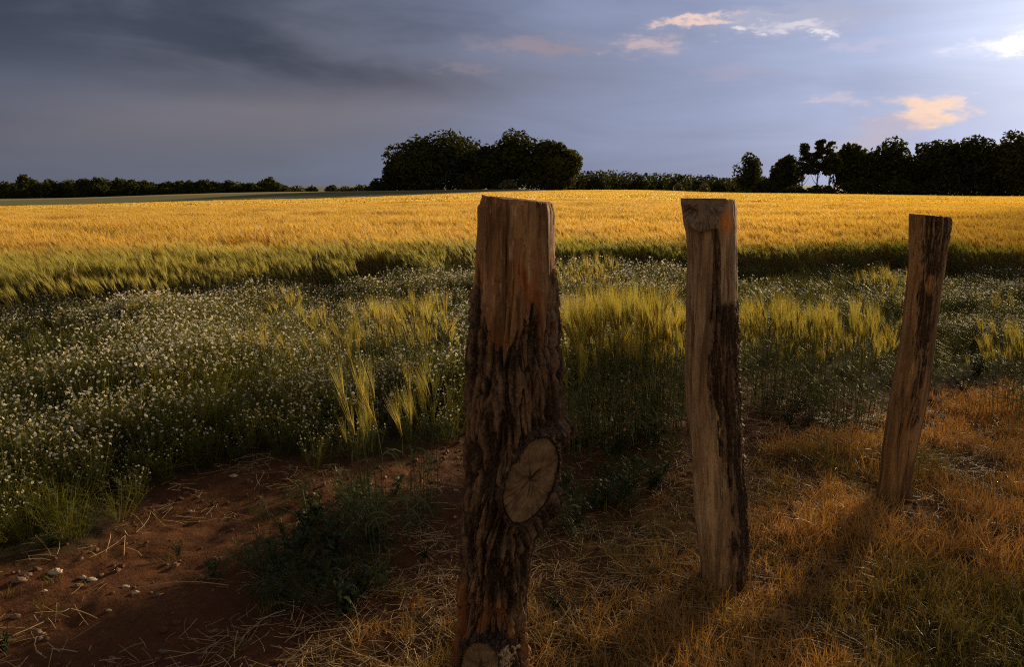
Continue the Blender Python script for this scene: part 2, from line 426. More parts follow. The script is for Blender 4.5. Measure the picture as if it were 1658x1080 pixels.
# low hills far behind
hm, N = new_mat('far_hills')
pos = N.n('ShaderNodeNewGeometry').outputs['Position']
p = N.n('ShaderNodeBsdfPrincipled'); N.put(p.inputs['Base Color'], N.mix(N.noise(pos, 0.01, 5), (0.05, 0.07, 0.05), (0.12, 0.12, 0.07))); p.inputs['Roughness'].default_value = 1
finish(N, p.outputs[0])
hx = np.linspace(-5000, 5000, 161); hy = np.array([2300, 2500, 2800, 3200, 3800.0])
HX, HY = np.meshgrid(hx, hy)
prof = np.array([0, 0.75, 1.0, 0.9, 0])[:, None]
HZ = -9.5 + prof * (13.5 + 3.0 * fbm(HX / 900, HY / 2000, 0, 31, 3) + 1.2 * fbm(HX / 180, HY / 400, 0, 32, 3))
link('hills', mesh('hills', np.stack([HX, HY, HZ], -1).reshape(-1, 3), grid_quads(5, 161), hm, smooth=True), kind='structure')

# ------------------------------------------------------------------ trees
def unit(n):
    v = RNG.normal(size=(n, 3)); return v / np.linalg.norm(v, axis=1)[:, None]
def leaf_cloud(lobes, n, size, hole=0.25, seed=0, inner=0.35):
    """irregular leaf clumps through a set of ellipsoid lobes"""
    lobes = np.asarray(lobes, float)
    wgt = (lobes[:, 3] * lobes[:, 4] + lobes[:, 3] * lobes[:, 5]); wgt = wgt / wgt.sum()
    k = RNG.choice(len(lobes), n, p=wgt)
    u = unit(n); rr = np.where(RNG.random(n) < inner, RNG.random(n) ** 0.5 * 0.85, 0.8 + 0.28 * RNG.random(n))
    rr = rr * (1 + 0.16 * fbm(u[:, 0] * 2.5 + k * 7.1, u[:, 1] * 2.5, u[:, 2] * 2.5, seed, 3))
    P = lobes[k, :3] + u * rr[:, None] * lobes[k, 3:6]
    keep = fbm(P[:, 0] * 0.55, P[:, 1] * 0.55, P[:, 2] * 0.7, seed + 5, 3) > -0.45 + hole * 0.9 * (rr > 0.75)
    P, u = P[keep], u[keep]
    n = len(P)
    nn = u * 0.5 + unit(n) * 0.8 + np.array([0, 0, 0.25]); nn /= np.linalg.norm(nn, axis=1)[:, None]
    A = np.cross(nn, unit(n)); A /= np.linalg.norm(A, axis=1)[:, None]; B = np.cross(nn, A)
    s = size * (0.5 + 0.9 * RNG.random(n))[:, None]
    V = np.stack([P - A * s, P - B * s * 0.55 + nn * s * 0.2, P + A * s, P + B * s * 0.6 + nn * s * 0.15], 1).reshape(-1, 3)
    i = np.arange(n)[:, None] * 4
    return V, np.concatenate([i + [[0, 1, 2]], i + [[0, 2, 3]]])
def round_lobes(h, w, base, n, seed):
    r = np.random.default_rng(seed); L = []
    ch = h - base
    for i in range(n):
        t = (i + 0.5) / n
        wz = math.sin(math.pi * min(1, 0.18 + 0.78 * t)) ** 0.7
        a = r.random() * 6.28; q = w * 0.5 * wz * (0.25 + 0.4 * r.random())
        s = w * (0.22 + 0.09 * r.random()) * (0.65 + 0.35 * wz)
        z = base + s * 0.5 + t * (ch - s * 1.35)
        L.append((q * math.cos(a), q * math.sin(a), z, s, s, s * (0.72 + 0.3 * r.random())))
    for k in range(4):      # fill the outline
        a = k * 1.57 + r.random(); L.append((w * 0.27 * math.cos(a), w * 0.27 * math.sin(a), base + ch * (0.38 + 0.2 * r.random()), w * 0.24, w * 0.24, ch * 0.26))
    return L
def trunk_mesh(h, r0, lobes, seed, wig=0.25, limbs=7, up=0.8):
    r = np.random.default_rng(seed); b = MB()
    n = 9; z = np.linspace(-0.3, h * up, n)
    P = np.stack([wig * np.cumsum(r.normal(size=n)) * 0.5, wig * np.cumsum(r.normal(size=n)) * 0.5, z], 1); P[:2, :2] = 0
    rad = r0 * np.linspace(1, 0.25, n); rad[0] *= 1.4
    b.add(*tube(P, rad, 7))
    L = np.asarray(lobes)
    for i in r.choice(len(L), min(limbs, len(L)), replace=False):
        c = L[i, :3]; z0 = max(h * 0.15, c[2] - abs(np.hypot(c[0], c[1])) - h * 0.12)
        j = np.interp(z0, z, np.arange(n)); p0 = np.array([np.interp(z0, z, P[:, q]) for q in range(3)])
        t = np.linspace(0, 1, 6)[:, None]
        Q = p0 + (c - p0) * t + np.array([0, 0, 1]) * np.sin(t * 3.14) * 0.05 * h * -1
        b.add(*tube(Q, r0 * 0.42 * np.linspace(1, 0.2, 6), 5))
    return b.build('trunk', M['trunk'], True)
tree_n = 0
def tree(name, label, px, wpx, top, Y, kind='round', base_y=None, group=None, n=2600, size=0.5, leaf='tree', cat='tree', bare=0.12, X=None, h=None, w=None, hole=0.25):
    global tree_n
    tree_n += 1; sd = 100 + tree_n
    if X is None:
        t = at(px, top, Y); X = t[0]; zb = float(terr(X, Y)); h = t[2] - zb; w = wpx / FPX * Y
    zb = float(terr(X, Y)) - 0.05
    o = thing(name, label, cat, (X, Y, zb), 0, group)
    if kind == 'round':
        L = round_lobes(h, w, h * bare, 13, sd); V, F = leaf_cloud(L, n, size, hole, sd)
    elif kind == 'pine':          # bare trunk, flat tufts high up
        r = np.random.default_rng(sd); L = []
        for i in range(20):
            t_ = (i + 0.5) / 20; z = h * (0.42 + 0.54 * t_); a = r.random() * 6.28
            q = w * 0.5 * (1 - 0.6 * t_) * (0.15 + 0.8 * r.random()); s = w * (0.19 - 0.07 * t_) * r.uniform(0.7, 1.5)
            L.append((q * math.cos(a), q * math.sin(a), z, s, s, s * 0.5))
        V, F = leaf_cloud(L, n, size, 0.3, sd, 0.4); V = V + RNG.normal(size=(len(V) // 4, 3)).repeat(4, 0) * w * 0.03
    elif kind == 'bush':
        L = [(0, 0, h * 0.45, w * 0.36, w * 0.3, h * 0.5), (-w * 0.2, 0, h * 0.35, w * 0.3, w * 0.26, h * 0.4), (w * 0.22, 0.2, h * 0.33, w * 0.28, w * 0.25, h * 0.38)]
        V, F = leaf_cloud(L, n, size, 0.05, sd)
    zt, xe = np.percentile(V[:, 2], 99.6), np.percentile(np.abs(V[:, 0]), 98.5)
    fz_, fx_ = h / zt, (w / 2) / xe
    V = V * np.array([fx_, fx_, fz_]); L = [(q[0] * fx_, q[1] * fx_, q[2] * fz_, *q[3:]) for q in L]
    V[:, 2] = np.maximum(V[:, 2], 0.02)
    cr = link('crown', mesh('crown', V, F, M[leaf]), o)
    link('trunk', trunk_mesh(h, max(0.1, h * (0.016 if kind == 'pine' else 0.02)), L, sd, 0.03 * w if kind != 'bush' else 0.02, 8, 0.92 if kind == 'pine' else 0.8), o)
    return o

# the big copse in the middle
G1 = 'trees of the copse in the middle of the skyline'
for (px, w, top, Y, lab, cat) in [
    (672, 78, 223, 232, 'broad dark tree at the left end of the middle copse, next to the low bushes', 'tree'),
    (725, 98, 214, 236, 'tallest domed dark tree of the copse, left of its dip', 'tree'),
    (768, 50, 240, 240, 'lower dark tree on the left slope of the dip in the copse', 'tree'),
    (793, 50, 239, 230, 'low dark tree filling the dip between the two domes of the copse', 'tree'),
    (838, 78, 214, 236, 'tall domed dark tree of the copse, right of its dip', 'tree'),
    (882, 64, 230, 232, 'dark tree of the copse between its right dome and its right end', 'tree'),
    (908, 52, 233, 228, 'steep-sided dark tree at the right end of the middle copse', 'tree'),
    (655, 56, 250, 229, 'short dark tree in front of the left flank of the middle copse', 'tree')]:
    tree('copse_tree', lab, px, w * 1.12, top, Y, group=G1, n=7500, size=0.55, bare=0.02, hole=0.0)
for (px, w, top, lab) in [(610, 22, 288, 'round dark bush at the far left tip of the middle copse'), (624, 26, 284, 'dark bush between the tip and the first tree of the middle copse'),
                          (640, 30, 272, 'tall dark bush leaning on the left flank of the middle copse')]:
    tree('copse_bush', lab, px, w, top, 228, 'bush', group='bushes at the left end of the copse', n=900, size=0.4, cat='bush')
tree('pale_bush', 'pale yellowish bush glowing at the foot of the middle copse', 823, 26, 290, 222, 'bush', n=700, size=0.32, leaf='treelite', cat='bush')
for px, w, top, lab in [(805, 18, 296, 'small dark bush left of the pale bush at the foot of the copse'), (760, 40, 278, 'dark undergrowth bush below the left dome of the copse'),
                        (700, 60, 270, 'wide dark undergrowth bush at the left foot of the copse'), (870, 60, 272, 'wide dark undergrowth bush at the right foot of the copse')]:
    tree('copse_bush', lab, px, w, top, 226, 'bush', group='bushes at the foot of the copse', n=900, size=0.45, cat='bush')

# single tree and the right-hand row
tree('lone_tree', 'lone dark round tree standing between the low wood and the right-hand row', 1213, 46, 248, 222, n=3200, size=0.42, bare=0.05, hole=0.2)
G2 = 'broadleaf trees of the row on the right'
for (px, w, top, Y, lab) in [
    (1276, 38, 253, 216, 'roundish tree at the left end of the right-hand row, left of the pines'),
    (1380, 46, 234, 220, 'dense black tree just right of the pines'),
    (1400, 48, 246, 214, 'shorter tree between the dense black tree and the pointed one'),
    (1440, 62, 226, 214, 'tall leafy tree left of the gap in the right-hand row'),
    (1470, 40, 262, 212, 'low tree filling the gap in the right-hand row'),
    (1502, 48, 233, 210, 'tree on the right edge of the gap in the right-hand row'),
    (1535, 60, 228, 208, 'first broad tree right of the gap, crown level with its neighbours'),
    (1572, 52, 224, 206, 'slightly higher tree right of the first broad one past the gap'),
    (1604, 52, 226, 204, 'tree left of the tallest in the right-hand row'),
    (1637, 56, 215, 202, 'tallest tree near the right border of the picture'),
    (1668, 60, 222, 200, 'tree cut by the right border of the picture')]:
    tree('row_tree', lab, px, w * 1.22, top, Y, group=G2, n=5600, size=0.46, bare=0.06, hole=0.22)
G3 = 'pines in the right-hand row'
for (px, w, top, Y, lab) in [(1305, 30, 232, 205, 'pine with bare trunk nearest the left end of the row'), (1328, 30, 226, 206, 'tallest thin pine, second from the left of the row'),
                             (1348, 30, 229, 205, 'thin pine, third from the left, by the dense black tree'), (1388, 34, 236, 216, 'pine rising behind the dense black tree')]:
    tree('pine_tree', lab, px, w, top, Y, 'pine', group=G3, n=2300, size=0.4)
k = 0
for px, w, top, lab in [(1285, 40, 301, 'low bush under the roundish tree left of the pines'), (1330, 50, 299, 'low bush beneath the bare pine trunks'), (1395, 70, 288, 'long low bush beneath the dense black tree'),
                        (1455, 60, 290, 'low bush below the gap in the right-hand row'), (1525, 66, 286, 'brownish bush below the first broad tree past the gap'), (1590, 70, 282, 'low bush in the right part of the row'),
                        (1650, 60, 280, 'low bush at the right border beneath the tallest tree'), (1240, 36, 290, 'low bush between the lone tree and the row')]:
    tree('row_bush', lab, px, w, top, 204, 'bush', group='bushes under the right-hand row', n=1100, size=0.42, cat='bush')
# the low wood between copse and row: reads as one mass
b = MB()
for px in range(915, 1290, 7):
    Y = 285 + 14 * math.sin(px * 1.7)
    top = np.interp(px, [915, 1000, 1050, 1130, 1160, 1185, 1225, 1290], [277, 278, 281, 283, 287, 288, 285, 290]) + random.uniform(-2, 2)
    t = at(px, top, Y); zb = float(terr(t[0], Y)) - 0.3; h = t[2] - zb
    V, F = leaf_cloud([(0, 0, h * 0.6, 2.2, 2.5, h * 0.4), (0.3, 0, h * 0.3, 2.2, 2.2, h * 0.35)], 420, 0.5, 0.05, px)
    b.add(V + np.array([t[0], Y, zb]), F)
link('low_wood', b.build('low_wood', [M['tree']]), kind='stuff', label='low dark wood between the copse and the lone tree', category='woodland')
for px, w, top, lab in [(1055, 12, 298, 'smallest pale bush before the low wood'), (1099, 18, 295, 'round pale bush before the middle of the low wood'), (1141, 18, 295, 'pale bush before the right end of the low wood'), (1190, 16, 296, 'pale bush left of the foot of the lone tree')]:
    tree('field_bush', lab, px, w, top, 232, 'bush', group='pale bushes before the low wood', n=420, size=0.34, leaf='treelite' if w == 18 else 'tree', cat='bush')
# the line of trees on the left
G4 = 'trees of the distant line on the left'
rs = np.random.default_rng(5)
ORD = 'first second third fourth fifth sixth seventh eighth ninth tenth eleventh twelfth thirteenth fourteenth'.split()
LT = [(6, 24, 294), (22, 26, 297), (39, 22, 283), (58, 24, 292), (76, 26, 291), (95, 26, 294), (114, 26, 291), (134, 26, 289), (153, 28, 288), (172, 26, 290), (192, 26, 289), (211, 28, 291), (230, 26, 292), (246, 22, 296),
      (272, 26, 294), (290, 24, 293), (309, 26, 293), (329, 28, 291), (349, 26, 294), (369, 28, 292), (388, 26, 296), (405, 24, 296), (421, 22, 294), (437, 26, 287), (454, 22, 299)]
for i, (px, w, top) in enumerate(LT):
    if i == 2: lab = 'pointed taller tree near the left border in the distant line'
    elif i == 23: lab = 'taller round tree at the right end of the distant line on the left'
    elif px < 250: lab = '%s tree from the left border in the distant tree line before its gap' % ORD[i]
    else: lab = '%s tree right of the gap in the distant tree line on the left' % ORD[i - 14]
    tree('distant_tree', lab, px, w * 1.15, top, 300 + rs.uniform(-8, 8), group=G4 + (' before its gap' if px < 250 else ' past its gap') if i not in (2, 23) else G4, n=1500, size=0.55, bare=0.0, hole=0.1)
b = MB()
for px in list(range(-30, 252, 8)) + list(range(264, 470, 8)):
    t = at(px, 303 + 4 * (px < 200), 296); zb = float(terr(t[0], 296)) - 0.2; h = max(t[2] - zb, 2)
    V, F = leaf_cloud([(0, 0, h * 0.4, 1.8, 1.5, h * 0.55)], 200, 0.5, 0.0, px)
    b.add(V + np.array([t[0], 296, zb]), F)
link('hedgerow_undergrowth', b.build('hedgerow_undergrowth', [M['tree']]), kind='stuff', label='dark undergrowth below the distant trees on the left', category='undergrowth')
for i, (px, w, top, Y) in enumerate([(480, 34, 300, 520), (505, 20, 301, 470), (538, 24, 299, 480), (560, 30, 301, 520), (585, 30, 298.5, 470), (602, 26, 299, 440), (1222, 30, 288, 300)]):
    tree('far_tree', '%s tiny tree on the horizon between the distant line and the copse' % ORD[i] if px < 1000 else 'small tree behind the foot of the lone tree', px, w, top, Y, 'bush', group='tiny trees on the horizon' if px < 1000 else None, n=500, size=0.8)
# unseen trees added beyond the frame on the right, placed to shade the foreground
for i, (X, Y, h, w) in enumerate([(44, 45, 17, 11), (56, 62, 19, 13), (50, 50, 18, 13), (60, 46, 20, 13), (47, 38, 18, 12), (56, 32, 19, 13), (44, 27, 17, 12), (64, 54, 20, 13)]):
    tree('near_row_tree', '%s unseen shade tree added past the right edge of the picture' % ORD[i], 0, 0, 0, Y, X=X, h=h, w=w, group='unseen trees added for shade', n=5200, size=0.42, bare=0.04, hole=0.62)

# ------------------------------------------------------------------ instanced ground cover
def protos(name, meshes):
    col = bpy.data.collections.new(name)
    for i, me in enumerate(meshes):
        o = bpy.data.objects.new('%s_%02d' % (name, i), me); col.objects.link(o)
    return col
def scatter(name, x, y, col, nvar, scale, tint=None, lean=0.12, rotz=None, zoff=0.0, **props):
    n = len(x)
    me = bpy.data.meshes.new(name); me.vertices.add(n)
    me.vertices.foreach_set('co', np.stack([x, y, H(x, y) + zoff], -1).astype(np.float32).ravel())
    rot = np.stack([RNG.normal(size=n) * lean, RNG.normal(size=n) * lean, RNG.random(n) * 6.283 if rotz is None else rotz], -1)
    for k, t, v in (('rot', 'FLOAT_VECTOR', rot), ('scl', 'FLOAT', scale), ('tint', 'FLOAT', np.zeros(n) if tint is None else tint)):
        a = me.attributes.new(k, t, 'POINT'); a.data.foreach_set('vector' if t == 'FLOAT_VECTOR' else 'value', np.asarray(np.broadcast_to(v, (n, 3) if t == 'FLOAT_VECTOR' else (n,)), np.float32).ravel())
    a = me.attributes.new('idx', 'INT', 'POINT'); a.data.foreach_set('value', RNG.integers(0, nvar, n).astype(np.int32))
    ng = bpy.data.node_groups.new(name + '_nodes', 'GeometryNodeTree')
    ng.interface.new_socket('Geometry', in_out='INPUT', socket_type='NodeSocketGeometry')
    ng.interface.new_socket('Geometry', in_out='OUTPUT', socket_type='NodeSocketGeometry')
    nd, lk = ng.nodes.new, ng.links.new
    gi, go = nd('NodeGroupInput'), nd('NodeGroupOutput')
    ip = nd('GeometryNodeInstanceOnPoints'); ci = nd('GeometryNodeCollectionInfo')
    ci.inputs['Collection'].default_value = col; ci.inputs['Separate Children'].default_value = True; ci.inputs['Reset Children'].default_value = True
    ip.inputs['Pick Instance'].default_value = True
    def na(k, t):
        q = nd('GeometryNodeInputNamedAttribute'); q.data_type = t; q.inputs[0].default_value = k; return q.outputs[0]
    e2r = nd('FunctionNodeEulerToRotation'); lk(na('rot', 'FLOAT_VECTOR'), e2r.inputs[0])
    lk(gi.outputs[0], ip.inputs['Points']); lk(ci.outputs[0], ip.inputs['Instance'])
    lk(na('idx', 'INT'), ip.inputs['Instance Index']); lk(e2r.outputs[0], ip.inputs['Rotation']); lk(na('scl', 'FLOAT'), ip.inputs['Scale'])
    lk(ip.outputs[0], go.inputs[0])
    o = link(name, me, kind='stuff', **props)
    md = o.modifiers.new('scatter', 'NODES'); md.node_group = ng
    return o

# barley: wind from the right leans every head to the left
def stalk(b, x, y, h, full, r, awn_len=0.13, lean=None):
    ln = r.normal(0.10, 0.05) if lean is None else lean
    la = math.pi + r.normal(0, 0.55)
    dx, dy = math.cos(la), math.sin(la)
    k = 6 if full else 3
    t = np.linspace(0, 1, k)
    off = ln * h * t ** 2.2
    P = np.stack([x + dx * off, y + dy * off, h * t * (1 - 0.06 * t)], 1)
    s = r.normal(size=3); s[2] = 0
    if full:
        V, F = tube(P, 0.0017 * np.linspace(1.25, 0.8, k), 3); b.add(V, F, 0)
    else:
        b.add(*ribbon(P, 0.0028 * np.ones(k), s), 0)
    for q in range(3 if full else 1):            # leaves
        z0 = r.uniform(0.25, 0.8); p0 = np.array([np.interp(z0, t, P[:, c]) for c in range(3)])
        a = r.uniform(0, 6.28); L = r.uniform(0.12, 0.24); kk = 5 if full else 3
        u = np.linspace(0, 1, kk)
        Q = p0 + np.stack([np.cos(a) * L * u * 0.75, np.sin(a) * L * u * 0.75, L * (0.75 * u - 0.95 * u ** 2)], 1)
        w = 0.0055 * np.array([0.6, 1, 0.85, 0.55, 0.05]) if full else 0.006 * np.array([0.8, 1, 0.05])
        b.add(*ribbon(Q, w, (-math.sin(a), math.cos(a), 0.3)), 0)
    return P, dx, dy
def ear(b, p, d, r, full, awn_len=0.13):
    d = d / np.linalg.norm(d); L = r.uniform(0.065, 0.09)
    s1 = np.cross(d, [0.3, 1, 0.1]); s1 /= np.linalg.norm(s1); s2 = np.cross(d, s1)
    if full:
        n = 9; u = np.linspace(0, 1, n)
        rad = 0.0062 * np.sin(np.clip(0.15 + 0.8 * u, 0, 1) * math.pi) ** 0.6 * (1 + 0.28 * (np.arange(n) % 2))
        P = p + d * (L * u)[:, None]
        V, F = tube(P, rad, 5); b.add(V, F, 1)
        na = 30
    else:
        P = p + d * (L * np.array([0, 0.4, 1]))[:, None]
        b.add(*ribbon(P, [0.003, 0.0075, 0.002], s1), 1); b.add(*ribbon(P, [0.003, 0.0075, 0.002], s2), 1)
        na = 6
    T = []
    for i in range(na):
        u = (i + 0.5) / na; a = r.uniform(0, 6.28)
        rd = s1 * math.cos(a) + s2 * math.sin(a)
        q0 = p + d * L * u * 0.9 + rd * 0.004
        al = awn_len * r.uniform(0.75, 1.1)
        q1 = q0 + (d * 0.97 + rd * r.uniform(0.06, 0.30) + np.array([-0.06, 0, -0.01])) * al
        ws = np.cross(q1 - q0, r.normal(size=3)); ws /= np.linalg.norm(ws) + 1e-9
        wd = 0.0010 if full else 0.0022
        T += [q0 - ws * wd, q0 + ws * wd, q1]
    b.add(T, np.arange(len(T)).reshape(-1, 3), 2)
BM = [M['stem'], M['ear'], M['awn']]
def barley_patch(n, rad, full, seed, hm=0.66, hs=0.05, wide=1.0):
    r = np.random.default_rng(seed); b = MB()
    for i in range(n):
        x, y = r.uniform(-rad, rad, 2); h = r.normal(hm, hs)
        P, dx, dy = stalk(b, x, y, h, full, r)
        d = (P[-1] - P[-2]); d = d / np.linalg.norm(d) + np.array([dx, dy, 0]) * r.uniform(0.1, 0.5)
        ear(b, P[-1], d, r, full)
    return b.build('barley_patch', BM)
near_p = protos('barley_near', [barley_patch(26, 0.2, True, 300 + i, 0.60) for i in range(6)])
mid_p = protos('barley_mid', [barley_patch(110, 0.45, False, 320 + i, 0.60) for i in range(6)])
def far_patch(seed, rad=1.3, n=340):
    r = np.random.default_rng(seed); b = MB()
    xy = r.uniform(-rad, rad, (n, 2)); h = 0.66 + 0.05 * r.normal(size=n)
    a = r.uniform(0, 6.28, n)
    for (x, y), hh, aa in zip(xy, h, a):
        p = np.array([x, y, hh]); w = np.array([math.cos(aa), math.sin(aa), 0])
        b.add([p - w * 0.05 - [0, 0, 0.55], p + w * 0.05 - [0, 0, 0.55], p + w * 0.03 + [-0.03, 0, 0.02]], [[0, 1, 2]], 0)
        q = p + np.array([-0.02, 0, 0])
        b.add([q - w * 0.02 - [0, 0, 0.12], q + w * 0.02 - [0, 0, 0.12], q + w * 0.055 + [-0.08, 0, 0.08], q - w * 0.05 + [-0.09, 0, 0.06]], [[0, 1, 2, 3]], 2)
    return b.build('barley_far', BM)
far_p = protos('barley_far', [far_patch(350 + i) for i in range(5)])
def tram(x, y):
    """wheel tracks through the crop: True where it stands"""
    v = y + 0.10 * x
    out = np.ones(x.shape, bool)
    for c in (24, 38, 52): out &= (np.abs(v - c) > 0.6) & (np.abs(v - c - 2.2) > 0.6)
    for c in (68, 88, 110, 136): out &= np.abs(v - c) > 1.9
    return out
def jgrid(x0, x1, y0, y1, s):
    X, Y = np.meshgrid(np.arange(x0, x1, s), np.arange(y0, y1, s))
    X = X.ravel() + RNG.uniform(-.5, .5, X.size) * s; Y = Y.ravel() + RNG.uniform(-.5, .5, Y.size) * s
    return X, Y
def infr(x, y, m=2.5): return np.abs(x) < 0.74 * y + m
def goldness(x, y):
    d = y - edge_y(x)
    g = sst(d, -0.2, np.interp(x, [-6, 0, 4], [5.5, 2.4, 1.1])) + 0.28 * fbm(x * 0.35, y * 0.35, 0, 41, 3)
    return np.clip(g, np.interp(x, [-4, 0, 2], [0.28, 0.15, 0.0]), 1)
x, y = jgrid(-14, 16, 5.5, 17, 0.26)
k = infr(x, y) & (y > edge_y(x) - 0.8) & (y < edge_y(x) + 4.2) & (RNG.random(len(x)) < np.where(x < 0.2, sst(y - edge_y(x) + 0.35 * fbm(x * 1.5, y * 1.5, 0, 77, 2), -0.7, 1.7), (y > edge_y(x)) * 1.0)); x, y = x[k], y[k]
d = y - edge_y(x)
sc = (0.92 + 0.14 * fbm(x * 0.7, y * 0.7, 0, 43, 3) + 0.10 * fbm(x * 3, y * 3, 0, 44, 2)) * np.interp(d, [0, 0.8], [0.86, 1])
scatter('barley_edge', x, y, near_p, 6, sc, goldness(x, y), 0.07, RNG.normal(0, 0.5, len(x)), label='green edge of the ripening barley field along the flowers', category='barley')
x, y = jgrid(-60, 62, 9, 62, 0.62)
k = infr(x, y) & (y > edge_y(x) + 3.9) & tram(x, y); x, y = x[k], y[k]
scatter('barley_field', x, y, mid_p, 6, 0.97 + 0.2 * fbm(x * 0.5, y * 0.7, 0, 45, 3), goldness(x, y), 0.06, RNG.normal(0, 0.5, len(x)), label='golden ripe barley field lit by the low sun', category='barley')
x, y = jgrid(-240, 240, 58, 219, 1.9)
k = (np.abs(x) < 0.8 * y + 6) & tram(x, y) & (y < gold_far(x / y)); x, y = x[k], y[k]
scatter('barley_far', x, y, far_p, 5, 0.97 + 0.10 * fbm(x * 0.12, y * 0.3, 0, 46, 3), np.clip(0.88 + 0.4 * fbm(x * 0.02, y * 0.12, 0, 47, 3), 0, 1), 0.02, label='far part of the golden barley field reaching to the trees', category='barley')
# beyond the frame on both sides the near crop goes on thinly
x, y = jgrid(-45, 45, 6, 58, 1.7)
k = (~infr(x, y)) & (y > edge_y(x) + 0.5); x, y = x[k], y[k]
scatter('barley_beside', x, y, far_p, 5, np.full(len(x), 0.95), goldness(x, y) * 0.9, 0.02, label='barley field going on at both sides', category='barley')

# chamomile
def chamomile(seed, nst=36, rad=0.15, hh=0.34, parts=False):
    r = np.random.default_rng(seed); b = MB(); fl = MB()
    for i in range(nst):
        a = r.uniform(0, 6.28); q = rad * math.sqrt(r.random()); h = hh * r.uniform(0.7, 1.06)
        p1 = np.array([q * math.cos(a) * 1.3, q * math.sin(a) * 1.3, h]); p0 = np.array([q * math.cos(a) * 0.4, q * math.sin(a) * 0.4, 0])
        t = np.linspace(0, 1, 4)[:, None]; P = p0 + (p1 - p0) * t + np.sin(t * 3) * r.normal(size=3) * 0.01
        b.add(*ribbon(P, [0.0016, 0.0014, 0.0012, 0.001], (r.normal(), r.normal(), 0)), 0)
        for j in range(6):                                    # feathery leaves
            u = r.uniform(0.1, 0.9); c = p0 + (p1 - p0) * u; a2 = r.uniform(0, 6.28); L = r.uniform(0.03, 0.07)
            dd = np.array([math.cos(a2), math.sin(a2), r.uniform(0.1, 0.9)]); tip = c + dd * L
            sv = np.cross(dd, [0, 0, 1.0]); sv /= np.linalg.norm(sv)
            T = []
            for w in np.linspace(0.15, 0.95, 4):
                m_ = c + dd * L * w
                for sg in (-1, 1):
                    e = m_ + sv * sg * L * 0.38 * (1.1 - w * 0.6) + dd * L * 0.14
                    T += [m_ - dd * 0.0016, m_ + dd * 0.0022, e]
            T += [c - sv * 0.0012, c + sv * 0.0012, tip]
            b.add(T, np.arange(len(T)).reshape(-1, 3), 0)
        if r.random() < 0.97:                                 # flower head
            R0 = r.uniform(0.0046, 0.0098); nn = np.array([r.normal(0, 0.75), r.normal(0, 0.75), 1.0]); nn /= np.linalg.norm(nn)
            A = np.cross(nn, [0, 1, 0.2]); A /= np.linalg.norm(A); B = np.cross(nn, A)
            c = p1 + nn * 0.002; ph = r.uniform(0, 1); npt = 7; T = []; droop = r.uniform(-0.1, 0.7)
            for j in range(npt):
                t0 = (j + ph) * 6.283 / npt; wv = 0.36
                e0 = c + R0 * (A * math.cos(t0 - wv) + B * math.sin(t0 - wv)) - nn * R0 * 0.3 * droop; e1 = c + R0 * (A * math.cos(t0 + wv) + B * math.sin(t0 + wv)) - nn * R0 * 0.3 * droop
                T += [c, e0, e1]
            fl.add(T, np.arange(len(T)).reshape(-1, 3), 1)
            hexa = [c + R0 * 0.42 * (A * math.cos(q_) + B * math.sin(q_)) for q_ in np.arange(5) * 1.2566] + [c + nn * R0 * 0.4]
            fl.add(hexa, [[j, (j + 1) % 5, 5] for j in range(5)], 2)
    if parts: return b, fl
    for k_ in range(len(fl.V)): pass
    b2 = b; off = b2.n
    V = np.concatenate(fl.V) if fl.V else np.zeros((0, 3))
    for T_, m_ in zip(fl.T, fl.tm): b2.T.append(T_ + off); b2.tm.append(m_)
    b2.V.append(V); b2.n += len(V)
    return b2.build('chamomile_patch', [M['fern'], M['petal'], M['disc']])
cham_p = protos('chamomile', [chamomile(400 + i) for i in range(7)])
leafy_p = protos('chamomile_leafy', [chamomile(420 + i, 20, 0.16, 0.26) for i in range(2)])
x, y = jgrid(-13, 14, 2.2, 12.2, 0.125)
fm = poly_mask(x, y, FLOW)
thin = np.interp(x, [-3, 0.3, 1.5, 6], [1, 0.8, 0.5, 0.42])
dens = fm * thin * (0.78 + 0.75 * fbm(x * 0.9, y * 0.9, 0, 51, 3))
k = infr(x, y, 1.0) & (RNG.random(len(x)) < dens) & (y < edge_y(x) + 0.2); x, y = x[k], y[k]
hv = 0.95 + 0.6 * fbm(x * 0.85, y * 0.85, 0, 52, 3) + 0.12 * RNG.normal(size=len(x))
hv = hv * np.interp(poly_mask(x, y, FLOW, 0.5), [0.4, 1], [0.55, 1.0])
bloom = 1.9 * fbm(x * 1.1, y * 1.6, 0, 54, 4) + 0.16 * RNG.normal(size=len(x)) + np.interp(x, [-6, 0, 3, 6], [0.46, 0.3, -0.34, -0.42])
fsel = bloom > -0.12
# the plants along the front rim are things of their own, the rest is one carpet
front = fsel & (poly_mask(x, y, FLOW, 0.55) < 0.93) & (y < 5.2) & (np.abs(x) < 0.69 * y)
fi = np.nonzero(front)[0]; fi = fi[np.argsort(np.hypot(x[fi], y[fi]))][:80]
rest = fsel.copy(); rest[fi] = False
scatter('chamomile_carpet', x[rest], y[rest], cham_p, 7, np.clip(hv[rest], 0.45, 1.5), None, 0.1, label='wide carpet of small white chamomile in flower before the barley', category='chamomile')
green_p = protos('chamomile_green', [(lambda b: b[0].build('green_tuft', [M['fern']]))(chamomile(430 + i, 24, 0.17, 0.27, True)) for i in range(4)])
gsel = ~fsel
scatter('green_undergrowth', x[gsel], y[gsel], green_p, 4, np.clip(hv[gsel], 0.4, 1.4), None, 0.1, label='dark green feathery undergrowth between the flowers', category='undergrowth')
cp = []
for i in range(5):
    b, f = chamomile(440 + i, 20, 0.13, 0.32, True)
    cp.append((b.build('foliage', [M['fern']]), f.build('flowers', [M['fern'], M['petal'], M['disc']])))
